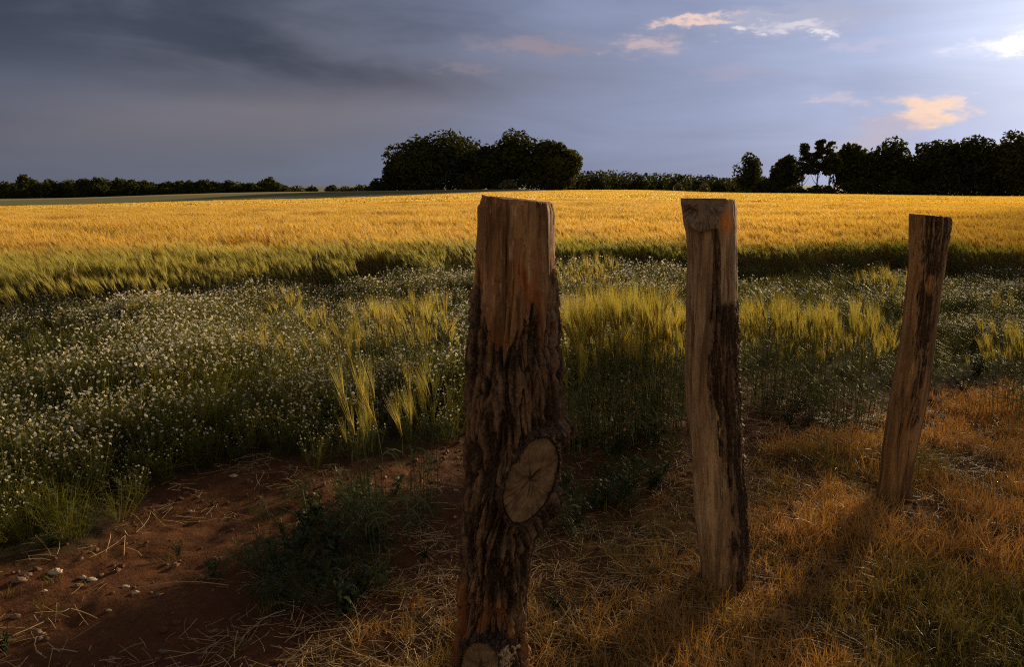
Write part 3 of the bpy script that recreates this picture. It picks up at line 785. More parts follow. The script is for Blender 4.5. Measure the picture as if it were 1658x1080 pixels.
for j, i in enumerate(fi):
    o = thing('chamomile_plant', 'small white chamomile plant at the front rim of the flower carpet beside bare soil', 'flower', (x[i], y[i], H(x[i], y[i])), RNG.random() * 6.28, 'chamomile plants along the front rim')
    s = float(np.clip(hv[i], 0.5, 1.3)); q = cp[j % 5]
    link('foliage', q[0], o, scl=s, kind='stuff'); link('flowers', q[1], o, scl=s, kind='stuff')

# grasses
def grass_tuft(seed, n, h, w, spread, curl=0.6, flat=0.0):
    r = np.random.default_rng(seed); b = MB()
    for i in range(n):
        a = r.uniform(0, 6.28); L = h * r.uniform(0.45, 1.15); c = curl * r.uniform(0.2, 1.3)
        p0 = np.array([r.normal() * spread, r.normal() * spread, -0.005]); u = np.linspace(0, 1, 4)
        Q = p0 + np.stack([np.cos(a) * L * c * u ** 1.6, np.sin(a) * L * c * u ** 1.6, L * (u - 0.45 * c * u ** 2) * (1 - flat)], 1)
        b.add(*ribbon(Q, w * np.array([0.9, 1, 0.7, 0.08]), (-math.sin(a), math.cos(a), r.normal() * 0.4)), 0)
    return b.build('grass_tuft', [M['drygrass']])
dg = protos('dry_grass', [grass_tuft(500 + i, 22, 0.085, 0.0013, 0.022, 0.8) for i in range(6)])
tg = protos('tall_grass', [grass_tuft(520 + i, 14, 0.20, 0.0016, 0.025, 0.6) for i in range(4)])
x, y = jgrid(-1.6, 7.5, 1.0, 8.0, 0.034)
dm = poly_mask(x, y, DRY, 0.3, 9)
dens = dm * (0.62 + 0.85 * fbm(x * 1.6, y * 1.6, 0, 55, 3)) * np.interp(x - 0.45 * y, [-1.8, -0.9, 0.2], [0.25, 0.55, 1.0])
k = infr(x, y, 0.6) & (RNG.random(len(x)) < dens) & (np.hypot(x, y) < 8); x, y = x[k], y[k]
gt = np.clip(0.40 + 1.6 * fbm(x * 1.3 + 3, y * 1.3, 0, 56, 3) - 0.2 * sst(x, 0, 3) + 0.15 * RNG.normal(size=len(x)), 0, 1)
scatter('dry_grass', x, y, dg, 6, np.clip(0.8 + 0.3 * sst(x, 0.4, 1.6) + 0.5 * fbm(x * 2, y * 2, 0, 57, 2) + 0.15 * RNG.normal(size=len(x)), 0.3, 1.6), gt, 0.25, label='short orange dry grass on the verge around the posts', category='grass')
k = RNG.random(len(x)) < 0.22 * (0.4 + gt) * (y < 4.2); x2, y2 = x[k], y[k]
scatter('tall_grass', x2, y2, tg, 4, 0.5 + 0.4 * RNG.random(len(x2)), np.clip(gt[k] + 0.35, 0, 1), 0.25, label='longer greenish grass blades among the dry grass', category='grass')
# sparse green tufts on the soil and in the litter
x, y = jgrid(-3.2, 5.5, 1.0, 6, 0.08)
dens = (0.08 + 0.45 * sst(fbm(x * 1.2, y * 1.2, 0, 58, 3), 0.05, 0.4)) * np.interp(x - 0.3 * y, [-2.4, -1.2, 0], [0.12, 0.6, 1])
k = infr(x, y, 0.3) & (RNG.random(len(x)) < dens); x, y = x[k], y[k]
scatter('green_grass', x, y, dg, 6, 0.5 + 0.6 * RNG.random(len(x)), np.full(len(x), 0.95), 0.3, label='sparse dark green grass sprouting between soil and straw', category='grass')

# straw litter
def straw_bits(seed, n, rad, L0, L1):
    r = np.random.default_rng(seed); b = MB()
    for i in range(n):
        a = r.normal(0.1, 0.8) if r.random() < 0.6 else r.uniform(0, 6.28); L = r.uniform(L0, L1); c = np.array([*r.uniform(-rad, rad, 2), r.uniform(0.003, 0.022)])
        d = np.array([math.cos(a), math.sin(a), r.normal() * 0.10]); e = np.array([-d[1], d[0], 0])
        u = np.linspace(-0.5, 0.5, 4)[:, None]; Q = c + d * L * u + e * L * r.normal() * 0.25 * (u ** 2) + np.array([0, 0, 1]) * r.normal() * 0.06 * L * (u ** 2)
        V, F = tube(Q, np.full(4, r.uniform(0.0006, 0.0014)), 3); b.add(V, F, 0)
    return b.build('straw_bits', [M['straw']])
sp = protos('straw', [straw_bits(540 + i, 10, 0.10, 0.03, 0.16) for i in range(6)])
x, y = jgrid(-3.4, 6.0, 1.0, 6.5, 0.06)
STR = [gp(300, 1200), gp(420, 1030), gp(560, 960), gp(640, 880), gp(740, 800), gp(900, 760), gp(1100, 760), gp(1200, 700), gp(1300, 670), gp(1500, 660), gp(1600, 620), gp(1800, 600), gp(1800, 800), gp(1500, 1150)]
dens = 0.15 * (0.5 + fbm(x * 1.5, y * 1.5, 0, 61, 3)) + 0.62 * poly_mask(x, y, STR, 0.3) * (0.6 + 0.9 * fbm(x * 1.7, y * 1.7, 0, 62, 3)) 
dens *= 1 - 0.8 * poly_mask(x, y, FLOW)
k = infr(x, y, 0.3) & (RNG.random(len(x)) < dens); x, y = x[k], y[k]
scatter('straw_litter', x, y, sp, 6, 0.6 + 0.7 * RNG.random(len(x)), None, 0.08, RNG.normal(0.15, 0.8, len(x)), label='cut straw scattered over the soil and the verge', category='straw')

# clods and gravel
def pebble(seed, mat, flat=0.6, nr=5, nc=7):
    r = np.random.default_rng(seed)
    th = np.linspace(0.12, math.pi - 0.12, nr)[:, None]; ph = (np.arange(nc) * 6.283 / nc)[None, :]
    rr = 1 + 0.22 * r.normal(size=(nr, nc))
    V = np.stack([rr * np.sin(th) * np.cos(ph), rr * np.sin(th) * np.sin(ph) * 0.75, flat * rr * np.cos(th) * np.ones_like(ph)], -1).reshape(-1, 3)
    V = np.concatenate([V, [[0, 0, flat], [0, 0, -flat]]])
    i = np.arange(nc); T = np.concatenate([np.stack([i, (i + 1) % nc, np.full(nc, nr * nc)], 1), np.stack([(nr - 1) * nc + (i + 1) % nc, (nr - 1) * nc + i, np.full(nc, nr * nc + 1)], 1)])
    return mesh('pebble', V, [T, grid_quads(nr, nc, True)], mat, smooth=True)
def stone_mat(name, c1, c2):
    m, N = new_mat(name); tc = N.n('ShaderNodeTexCoord').outputs['Object']
    p = N.n('ShaderNodeBsdfPrincipled'); N.put(p.inputs['Base Color'], N.mix(N.noise(tc, 2.5, 5, 0.65), c1, c2)); p.inputs['Roughness'].default_value = 0.75
    b = N.n('ShaderNodeBump'); b.inputs['Strength'].default_value = 0.4; b.inputs['Distance'].default_value = 0.1; N.put(b.inputs['Height'], N.noise(tc, 7, 4)); N.put(p.inputs['Normal'], b.outputs[0])
    finish(N, p.outputs[0]); return m
M['stone'] = stone_mat('pale_stone', (0.50, 0.36, 0.22), (0.72, 0.60, 0.44))
M['brownstone'] = stone_mat('brown_stone', (0.16, 0.09, 0.05), (0.32, 0.20, 0.12))
M['clod'] = stone_mat('soil_clod', (0.09, 0.034, 0.013), (0.18, 0.07, 0.028))
cl = protos('clods', [pebble(560 + i, M['clod'], 0.7) for i in range(4)] + [pebble(570, M['brownstone'], 0.5)])
x, y = jgrid(-3.4, 4.5, 1.0, 6.5, 0.045)
dens = (1 - poly_mask(x, y, FLOW)) * (0.6 + 0.6 * fbm(x * 2, y * 2, 0, 65, 3)) * (1 - 0.7 * poly_mask(x, y, DRY))
k = infr(x, y, 0.3) & (RNG.random(len(x)) < dens); x, y = x[k], y[k]
scatter('soil_clods', x, y, cl, 5, 0.003 + 0.018 * RNG.random(len(x)) ** 4, None, 0.5, label='crumbs and small clods on the reddish soil', category='soil')
cg = protos('gravel', [pebble(580 + i, M['stone'], 0.5) for i in range(3)])
k = RNG.random(len(x)) < 0.12
scatter('gravel', x[k], y[k], cg, 3, 0.0022 + 0.004 * RNG.random(k.sum()) ** 2, None, 0.4, label='tiny pale grit on the soil', category='gravel')

# single stones that can be told apart
STN = [(91, 927, 24, 9, 'stone', 'flat pale oblong stone on the soil, largest of the three in a row'), (133, 932, 11, 9, 'stone', 'small round pale stone between two longer ones'),
       (148, 935, 20, 6, 'stone', 'flat pale stone, right one of the three in a row'), (30, 941, 22, 12, 'brownstone', 'brown stone half sunk in soil at the left border'),
       (44, 931, 16, 6, 'brownstone', 'small brown stone just above the half-sunk one'), (203, 952, 14, 6, 'stone', 'small beige flat stone below the row of three'),
       (220, 965, 12, 6, 'stone', 'small triangular pale stone right of the beige flat one'), (378, 772, 14, 7, 'stone', 'white pebble at the upper rim of the bare soil below the flowers'),
       (308, 826, 9, 6, 'stone', 'pinkish pebble in the middle of the bare soil'), (125, 948, 18, 9, 'brownstone', 'brown stone below the row of three pale ones'),
       (25, 998, 16, 8, 'brownstone', 'brown pebble near the lower left corner'), (738, 792, 9, 6, 'stone', 'white pebble left of the thickest post'),
       (737, 838, 6, 5, 'stone', 'tiny white pebble lowest beside the thickest post'), (688, 836, 10, 8, 'brownstone', 'orange brown pebble under the two barley plants'),
       (176, 991, 9, 5, 'stone', 'thin pale chip of stone low on the bare soil'), (72, 960, 10, 4, 'stone', 'white sliver of stone under the half-sunk brown stone')]
pm = {'stone': [pebble(590 + i, M['stone'], 0.55, 7, 10) for i in range(3)], 'brownstone': [pebble(595 + i, M['brownstone'], 0.6, 7, 10) for i in range(3)]}
for i, (px, py, w, h, mt, lab) in enumerate(STN):
    g = gp(px, py); s = w / FPX * math.hypot(g[1], 1.4) / 2
    o = link('stone', pm[mt][i % 3], None, (g[0], g[1], H(g[0], g[1]) + s * 0.2), (0, 0, random.uniform(-0.3, 0.3)), (s, s * 0.8, s * min(1.0, h / w * 1.3)), label=lab, category='stone', group='stones on the bare soil')

# ------------------------------------------------------------------ broad-leaved weeds
def weed_leaf(seed, lob):
    r = np.random.default_rng(seed); n = 9; u = np.linspace(0, 1, n)
    w = 0.15 * np.sin(u * math.pi) ** 0.7 * (1 + lob * 0.45 * (np.arange(n) % 2 - 0.5)); w[0], w[-1] = 0.015, 0.0
    mid = np.stack([u, 0 * u, 0.28 * np.sin(u * 2.6) - 0.30 * u ** 2], 1)
    L = mid + np.stack([0 * u - 0.06, w, 0.25 * w], 1); Rr = mid + np.stack([0 * u - 0.06, -w, 0.25 * w], 1)
    V = np.concatenate([L, mid, Rr]); i = np.arange(n - 1)
    return mesh('leaf', V, np.concatenate([np.stack([i, i + n, i + n + 1, i + 1], 1), np.stack([i + n, i + 2 * n, i + 2 * n + 1, i + n + 1], 1)]), M['weed'], smooth=True)
WL = [weed_leaf(600 + i, l) for i, l in enumerate((0.2, 0.9, 1.3, 0.6))]
def weed(px, py, size, nl, stems, label, seed):
    r = np.random.default_rng(seed); g = gp(px, py)
    o = thing('weed', label, 'weed', (g[0], g[1], H(g[0], g[1])), r.uniform(0, 6.28), 'broad-leaved weeds on the soil')
    b = MB(); pts = []
    stems = int(stems * 1.7)
    for s in range(stems):
        a = r.uniform(0, 6.28); tl = r.uniform(0.15, 0.95); hh = size * r.uniform(0.35, 0.95)
        P = np.array([[0, 0, -0.01], [math.cos(a) * tl * hh * 0.35, math.sin(a) * tl * hh * 0.35, hh * 0.4], [math.cos(a) * tl * hh * 0.8, math.sin(a) * tl * hh * 0.8, hh * (1 - 0.3 * tl)]])
        b.add(*tube(P, [0.003, 0.0024, 0.0012], 4), 0); pts.append(P)
    link('stem', b.build('stem', [M['weed']], True), o)
    for i in range(int(nl * 3.2)):
        P = pts[i % stems]; u = r.uniform(0.1, 1.95); c = P[int(u)] + (P[int(u) + 1] - P[int(u)]) * (u - int(u))
        link('leaf', WL[r.integers(4)], o, c, (r.normal() * 0.3, r.uniform(-0.9, 0.25), r.uniform(0, 6.28)), size * r.uniform(0.12, 0.30))
WD = [(290, 893, 0.09, 9, 3, 'small low rosette weed alone on the bare soil'), (345, 925, 0.12, 14, 4, 'spiky small weed right of the low rosette on the soil'),
      (345, 815, 0.06, 6, 2, 'tiny dark weed in the upper part of the bare soil'), (440, 935, 0.20, 22, 6, 'bushy weed at the left end of the big weed patch'),
      (480, 900, 0.24, 24, 6, 'tall weed at the back of the big weed patch'), (500, 850, 0.24, 22, 6, 'weed rising behind the big weed patch'), (520, 945, 0.24, 26, 7, 'dense weed in the middle of the big weed patch'),
      (560, 990, 0.24, 26, 7, 'weed at the front of the big weed patch by the straw'), (545, 900, 0.26, 20, 5, 'weed with an upright light leaf in the big weed patch'), (590, 960, 0.2, 20, 6, 'weed at the right end of the big weed patch'),
      (465, 975, 0.15, 16, 5, 'low weed at the front left of the big weed patch'), (600, 880, 0.2, 16, 5, 'weed at the foot of the two barley plants'), (570, 820, 0.2, 16, 5, 'weed behind the stems of the two barley plants'), (640, 800, 0.17, 14, 4, 'weed behind the foot of the right barley plant'),
      (690, 905, 0.07, 8, 3, 'flat dark weed left of the thickest post above the straw'), (10, 1050, 0.14, 14, 5, 'dark weed cut by the lower left corner'),
      (90, 880, 0.13, 14, 5, 'leafy weed at the foot of the flowers on the left'), (225, 800, 0.10, 9, 3, 'broad-leaved weed under the corner of the flower carpet'),
      (935, 850, 0.20, 18, 6, 'weed with big leaves just right of the cut knot'), (975, 820, 0.22, 20, 6, 'weed left of the middle of the two right posts'), (1015, 800, 0.22, 22, 6, 'dense weed halfway between the thick and the second post'),
      (1060, 790, 0.22, 20, 6, 'weed just left of the second post'), (1005, 735, 0.24, 22, 6, 'taller weed behind the pair of dense weeds between posts'), (1060, 725, 0.24, 22, 6, 'tall weed at the back beside the second post'),
      (905, 790, 0.16, 14, 4, 'small weed hugging the thick post at the right'), (900, 985, 0.08, 12, 5, 'low green weed in the straw right of the thick post'), (1030, 860, 0.08, 7, 3, 'small upright weed in the straw left of the second post'),
      (1280, 690, 0.16, 14, 5, 'weed on the soil right of the second post'), (1330, 640, 0.2, 18, 5, 'weed under the barley between the second and third posts'), (1560, 640, 0.2, 18, 5, 'dark weed right of the third post'), (1585, 610, 0.24, 20, 5, 'taller dark weed behind the one right of the third post'),
      (1345, 590, 0.25, 18, 5, 'weed amid the flowers right of the second post')]
for i, a in enumerate(WD): weed(*a, 700 + i)

WP = [gp(390, 1000), gp(400, 930), gp(450, 830), gp(540, 780), gp(640, 790), gp(720, 780), gp(640, 860), gp(620, 960), gp(560, 1010)]
WP2 = [gp(860, 880), gp(860, 760), gp(960, 700), gp(1110, 690), gp(1120, 780), gp(1050, 830), gp(980, 870)]
WP3 = [gp(1180, 700), gp(1200, 650), gp(1420, 640), gp(1420, 690), gp(1280, 720)]
x, y = jgrid(-2.5, 4.5, 1.5, 5.5, 0.075)
dens = np.maximum.reduce([poly_mask(x, y, WP, 0.1), poly_mask(x, y, WP2, 0.15), 0.5 * poly_mask(x, y, WP3, 0.1)]) * (0.6 + fbm(x * 3, y * 3, 0, 67, 2))
k = RNG.random(len(x)) < dens * 0.5; x, y = x[k], y[k]
under_p = protos('weed_undergrowth', [chamomile(450 + i, 24, 0.17, 0.27, True)[0].build('under_tuft', [M['under']]) for i in range(4)])
scatter('low_undergrowth', x, y, under_p, 4, 0.28 + 0.35 * RNG.random(len(x)), None, 0.3, label='low dark undergrowth around the broad-leaved weeds', category='undergrowth')

# ------------------------------------------------------------------ barley plants standing in the flowers
def stalk_proto(seed, h):
    r = np.random.default_rng(seed); b = MB(); e = MB()
    P, dx, dy = stalk(b, 0, 0, h, True, r, lean=abs(r.normal(0.06, 0.05)))
    d = P[-1] - P[-2]; d = d / np.linalg.norm(d) + np.array([dx, dy, 0]) * r.uniform(-0.05, 0.25)
    ear(e, P[-1] * 0, d, r, True, 0.175)
    return b.build('stalk', BM), e.build('ear', BM), P[-1]
SP = [stalk_proto(800 + i, 0.70) for i in range(12)]
for q in SP:      # a nicer density of awns on the near ears
    pass
def barley(px, top, base, n, rad, label, group='barley plants standing among the flowers', tint=0.28, seed=0, fan=0.12):
    r = np.random.default_rng(seed); g = gp(px, base); t = at(px, top - 12, g[1])
    hgt = t[2] - H(g[0], g[1]); s0 = hgt / 0.86
    o = thing('barley_plant', label, 'barley', (g[0], g[1], H(g[0], g[1])), 0, group)
    for i in range(int(n * (2.0 if n > 12 else 1.15))):
        q = SP[r.integers(12)]; a = r.uniform(0, 6.28); rr = rad * math.sqrt(r.random())
        s = s0 * (r.uniform(0.66, 1.05) if n > 12 else r.uniform(0.82, 1.03))
        st = link('stalk', q[0], o, (rr * math.cos(a), rr * math.sin(a), -0.01), (-rr * math.sin(a) / max(rad, .05) * fan, rr * math.cos(a) / max(rad, .05) * fan, r.normal(0, 1.1)), s, tint=max(0.0, tint - 0.22))
        link('ear', q[1], st, tuple(q[2]), tint=float(np.clip(tint + r.normal() * 0.12, 0, 1)))
BP = [(625, 588, 905, 9, 0.09, 'barley plant with a wide fan of heads standing nearest on the soil'), (692, 590, 835, 11, 0.08, 'barley plant right of the nearest one, its heads bent over'), (575, 650, 870, 3, 0.06, 'thin low barley plant leaning left of the nearest one'),
      (650, 480, 640, 26, 0.28, 'bright clump of barley left of the thick post'), (595, 500, 650, 22, 0.25, 'broad barley clump left of the bright one'), (705, 482, 650, 20, 0.2, 'barley clump touching the left side of the thick post'), (545, 540, 690, 12, 0.13, 'narrow barley tuft in the flowers left of the broad clump'),
      (425, 520, 660, 8, 0.07, 'single slim barley tuft amid the flowers on the left'), (470, 545, 680, 7, 0.1, 'sparse barley tuft right of the slim one'), (495, 500, 620, 12, 0.2, 'small faint barley tuft behind the sparse one'),
      (925, 485, 730, 34, 0.24, 'tall barley clump leaning against the right side of the thick post'), (970, 470, 715, 38, 0.26, 'fullest barley clump between the first two posts'), (1015, 468, 710, 38, 0.26, 'high barley clump in the middle between the first two posts'),
      (1060, 485, 700, 32, 0.24, 'barley clump left of the second post'), (1095, 500, 690, 18, 0.18, 'barley touching the second post on its left'), (955, 420, 530, 26, 0.3, 'small distant barley clump behind the fullest one'),
      (1225, 490, 660, 26, 0.22, 'barley clump right beside the second post'), (1270, 484, 655, 34, 0.26, 'wind-combed barley clump right of the second post'), (1310, 500, 665, 18, 0.18, 'lower barley clump between the two wind-combed ones'), (1365, 495, 690, 36, 0.22, 'wind-combed barley clump halfway to the third post'),
      (1440, 440, 560, 14, 0.2, 'distant pale barley tuft left of the third post'), (1445, 510, 600, 10, 0.15, 'thin barley tuft against the third post'), (1640, 520, 690, 26, 0.2, 'barley clump at the right border of the picture'), (1610, 480, 560, 10, 0.15, 'small barley tuft behind the clump at the right border'),
      (700, 405, 470, 16, 0.25, 'thin green barley tuft at the field edge left of the thick post'), (480, 470, 590, 9, 0.2, 'thin barley tuft far back in the flowers'), (240, 480, 560, 10, 0.2, 'thin barley tuft at the back left of the flowers'), (1130, 500, 640, 14, 0.2, 'barley hidden partly behind the second post')]
for i, a in enumerate(BP): barley(*a, seed=900 + i, tint=0.36 if i > 2 else 0.28)

# ------------------------------------------------------------------ posts
def wood_mat(name, bare1, bare2, streak, bark1, bark2, red):
    m, N = new_mat(name)
    tc = N.n('ShaderNodeTexCoord').outputs['Object']
    a = lambda k: N.n('ShaderNodeAttribute', attribute_name=k).outputs['Fac']
    mp = N.n('ShaderNodeMapping'); N.put(mp.inputs[0], tc); mp.inputs['Scale'].default_value = (1, 1, 0.09)
    g1 = N.noise(mp.outputs[0], 60, 6, 0.65, 0.3); g2 = N.noise(mp.outputs[0], 18, 4, 0.6, 0.5); g3 = N.noise(mp.outputs[0], 260, 3, 0.6)
    big = N.noise(tc, 6, 4, 0.6); fine = N.noise(tc, 150, 5, 0.7)
    bare = N.mix(N.smooth(g2, 0.3, 0.7), bare1, bare2)
    bare = N.mix(N.m('MULTIPLY', N.smooth(g1, 0.56, 0.70), 0.6), bare, streak)
    bare = N.mix(N.m('MULTIPLY', N.smooth(g1, 0.46, 0.36), 0.6), bare, N.mix(0.5, bare1, (0.03, 0.015, 0.008)))
    bare = N.mix(N.m('MULTIPLY', N.smooth(N.noise(mp.outputs[0], 130, 4, 0.7), 0.58, 0.7), 0.5), bare, streak)
    bare = N.mix(N.m('MULTIPLY', N.smooth(N.noise(tc, 45, 5, 0.75), 0.56, 0.68), 0.55), bare, (bare1[0] * 0.3, bare1[1] * 0.3, bare1[2] * 0.3))
    bare = N.mix(N.m('MULTIPLY', a('rust'), 0.85), bare, N.mix(g2, red, (red[0] * 1.5, red[1] * 1.6, red[2] * 1.6)))
    blot = N.noise(mp.outputs[0], 11, 5, 0.7, 0.8)
    bare = N.mix(N.m('MULTIPLY', N.smooth(blot, 0.50, 0.62), 0.75), bare, (bare1[0] * 0.35, bare1[1] * 0.33, bare1[2] * 0.35))
    cl_ = N.m('ADD', a('cell'), N.m('MULTIPLY', N.m('SUBTRACT', N.noise(tc, 55, 5, 0.75), 0.5), 1.3))
    bark = N.mix(N.smooth(cl_, 0.15, 1.15), bark1, bark2)
    bark = N.mix(N.smooth(fine, 0.4, 0.7), bark, N.mix(0.30, bark, (0.45, 0.30, 0.18)))
    bark = N.mix(N.m('MULTIPLY', N.smooth(big, 0.5, 0.7), 0.45), bark, (0.10, 0.045, 0.02))
    col = N.mix(a('bark'), bare, bark)
    p = N.n('ShaderNodeBsdfPrincipled'); N.put(p.inputs['Base Color'], col); p.inputs['Roughness'].default_value = 0.8; p.inputs['Specular IOR Level'].default_value = 0.25
    b = N.n('ShaderNodeBump'); b.inputs['Strength'].default_value = 1.0; b.inputs['Distance'].default_value = 0.006
    hgt = N.m('ADD', N.m('MULTIPLY', g3, 0.35), N.m('MULTIPLY', fine, N.m('ADD', 0.15, a('bark'))))
    N.put(b.inputs['Height'], hgt); N.put(p.inputs['Normal'], b.outputs[0])
    finish(N, p.outputs[0]); return m
def cut_mat(name, c1, c2, c3):
    """end grain: rings and rays around the local origin"""
    m, N = new_mat(name)
    tc = N.n('ShaderNodeTexCoord').outputs['Object']
    s = N.n('ShaderNodeSeparateXYZ'); N.put(s.inputs[0], tc)
    nz = N.noise(tc, 30, 4, 0.6)
    rr = N.m('SQRT', N.m('ADD', N.m('MULTIPLY', s.outputs[0], s.outputs[0]), N.m('MULTIPLY', s.outputs[2], s.outputs[2])))
    ring = N.m('SINE', N.m('ADD', N.m('MULTIPLY', rr, 1500), N.m('MULTIPLY', nz, 14)))
    ang = N.m('ARCTAN2', s.outputs[0], s.outputs[2])
    rays = N.noise(N.comb(N.m('MULTIPLY', ang, 14), N.m('MULTIPLY', rr, 12), 0), 1.0, 4, 0.6)
    col = N.mix(N.smooth(N.noise(tc, 30, 6, 0.7), 0.32, 0.68), c1, c2)
    col = N.mix(N.m('MULTIPLY', N.smooth(rays, 0.48, 0.66), 0.85), col, c3)
    col = N.mix(N.m('MULTIPLY', N.smooth(ring, 0.2, 1.0), 0.22), col, c3)
    p = N.n('ShaderNodeBsdfPrincipled'); N.put(p.inputs['Base Color'], col); p.inputs['Roughness'].default_value = 0.85; p.inputs['Specular IOR Level'].default_value = 0.2
    b = N.n('ShaderNodeBump'); b.inputs['Strength'].default_value = 0.6; b.inputs['Distance'].default_value = 0.003
    N.put(b.inputs['Height'], N.m('ADD', rays, N.m('MULTIPLY', N.noise(tc, 140, 4, 0.7), 0.8))); N.put(p.inputs['Normal'], b.outputs[0])
    finish(N, p.outputs[0]); return m
M['wood1'] = wood_mat('post_wood_red', (0.20, 0.085, 0.028), (0.52, 0.275, 0.105), (0.80, 0.58, 0.34), (0.028, 0.013, 0.007), (0.36, 0.21, 0.11), (0.34, 0.085, 0.018))
M['wood2'] = wood_mat('post_wood_grey', (0.30, 0.18, 0.088), (0.62, 0.42, 0.225), (0.82, 0.63, 0.38), (0.035, 0.020, 0.011), (0.30, 0.185, 0.10), (0.80, 0.26, 0.035))
M['wood3'] = wood_mat('post_wood_brown', (0.24, 0.13, 0.052), (0.50, 0.28, 0.115), (0.75, 0.48, 0.23), (0.05, 0.028, 0.014), (0.40, 0.25, 0.13), (0.60, 0.30, 0.10))
M['cut'] = cut_mat('end_grain', (0.15, 0.09, 0.045), (0.36, 0.235, 0.125), (0.09, 0.05, 0.025))
M['cutgrey'] = cut_mat('grey_end_grain', (0.17, 0.12, 0.08), (0.42, 0.31, 0.21), (0.06, 0.042, 0.028))

def make_post(name, label, Y0, prof, ntheta, nz, barkf, extra, mat, slope, seed, cell=(0.024, 0.075), amp=0.011, topn=0.004, fis=5.0):
    """prof: (py, left px, right px) rows down the post"""
    rows = []
    for py, l, r_ in prof:
        a, b_ = at(l, py, Y0), at(r_, py, Y0); rows.append((a[2], (a[0] + b_[0]) / 2, (b_[0] - a[0]) / 2))
    rows = np.array(sorted(rows)); zt = rows[-1, 0]
    gx0 = np.interp(0, rows[:, 0], rows[:, 1]); zb = float(H(gx0, Y0)) - 0.12
    fz = lambda z: (np.interp(z, rows[:, 0], rows[:, 1]), np.interp(z, rows[:, 0], rows[:, 2]))
    th = np.arange(ntheta) * 2 * math.pi / ntheta
    rm = rows[:, 2].mean()
    ztop = zt + slope * np.cos(th) * rm + topn * fbm(np.cos(th) * 4, np.sin(th) * 4, 0, seed, 4) - 0.007 * sst(fbm(np.cos(th) * 9, np.sin(th) * 9, 0, seed + 30, 3), 0.1, 0.4)
    t = np.linspace(0, 1, nz)
    Z = zb + t[:, None] * (ztop[None, :] - zb); TH = np.broadcast_to(th, Z.shape)
    cx, rad = fz(np.minimum(Z, zt))
    ker = np.ones(25) / 25
    ct, st_ = np.cos(TH), np.sin(TH)
    phi = math.atan2(gx0, Y0); vt, wt = np.cos(TH + phi), np.sin(TH + phi)      # the side that faces the path
    # picture row of every vertex, used to lay out bark and bare wood as on the real post
    py = 540 - FPX * ((Z - CAM_H) * math.cos(PITCH) + Y0 * math.sin(PITCH)) / (Y0 * math.cos(PITCH) - (Z - CAM_H) * math.sin(PITCH))
    nj = fbm(ct * 3.0, st_ * 3.0, Z * 9, seed + 1, 4, 0.6)
    bk = barkf(vt, wt, py, nj)
    # bark plates
    nx = max(6, int(round(2 * math.pi * rm / cell[0])))
    wx = TH / (2 * math.pi) * nx + 0.55 * fbm(ct * 4, st_ * 4, Z * 14, seed + 2, 3); wy = Z / cell[1] + 0.6 * fbm(ct * 5, st_ * 5, Z * 10, seed + 3, 3)
    f1, f2, cid = worley(wx, wy, nx, seed)
    plate = sst(f2 - f1, 0.03, 0.34)
    
    ridge = fbm(ct * 9, st_ * 9, Z * 3.5, seed + 4, 3)
    # long irregular fissures between rough ridges
    wob = 0.35 * fbm(ct * 4, st_ * 4, Z * 6, seed + 14, 3)
    fa = np.abs(fbm((ct + wob * 0.25) * fis, (st_ + wob * 0.25) * fis, Z * 3.2 + wob, seed + 15, 3, 0.45))
    fb = np.abs(fbm((ct + wob * 0.2) * fis * 1.9, (st_ - wob * 0.2) * fis * 1.9, Z * 7.5, seed + 16, 3, 0.5))
    gro = np.maximum(sst(-fa, -0.15, -0.02), 0.7 * sst(-fb, -0.12, -0.01))
    hgtb = (1 - gro) * (0.75 + 0.5 * fbm(ct * 5, st_ * 5, Z * 8, seed + 18, 3)) - 0.22 * (1 - plate) * (1 - gro)
    d = bk * (0.003 + amp * hgtb + amp * 0.20 * fbm(ct * 20, st_ * 20, Z * 24, seed + 19, 4, 0.65) + amp * 0.14 * np.abs(fbm(ct * 34, st_ * 34, Z * 90, seed + 20, 2)))
    plate2 = np.clip(0.5 + 0.9 * fbm(ct * 8, st_ * 8, Z * 10, seed + 21, 4, 0.6), 0, 1); cid = np.clip(1 - gro + 0.3 * fbm(ct * 12, st_ * 12, Z * 12, seed + 22, 3), 0, 1)
    d += (1 - bk) * (0.0022 * fbm(ct * 22, st_ * 22, Z * 7, seed + 5, 4) + 0.0022 * fbm(ct * 7, st_ * 7, Z * 4, seed + 6, 3))
    d += 0.0065 * fbm(ct * 1.6, st_ * 1.6, Z * 4.2, seed + 7, 4) - 0.004 * sst(t[:, None] * (zt - zb) + zb, zt - 0.022, zt) * (0.4 + sst(fbm(ct * 3, st_ * 3, 0 * Z, seed + 33, 3), -0.2, 0.3))
    # drying cracks in the bare wood
    cw = np.abs(fbm(ct * 6 + 3, st_ * 6, Z * 1.3, seed + 12, 3))
    d -= (1 - bk) * 0.011 * sst(-cw, -0.045, 0.0) * sst(fbm(ct * 2, st_ * 2, Z * 5, seed + 13, 2), -0.1, 0.3)
    rust = np.zeros(Z.shape)
    if extra: d, rust, bk = extra(vt, wt, py, Z, d, rust, bk, nj)
    flare = 0.012 * sst(-(Z - zb), -0.22, -0.05)
    Rr = rad + d - amp * 0.8 * bk - 0.003 + flare
    X = cx + Rr * ct; Y = Y0 + Rr * st_ * 1.02
    V = np.stack([X, Y, Z], -1)
    # sawn top: rings shrinking to the middle
    caps = []; cxt, _ = fz(zt)
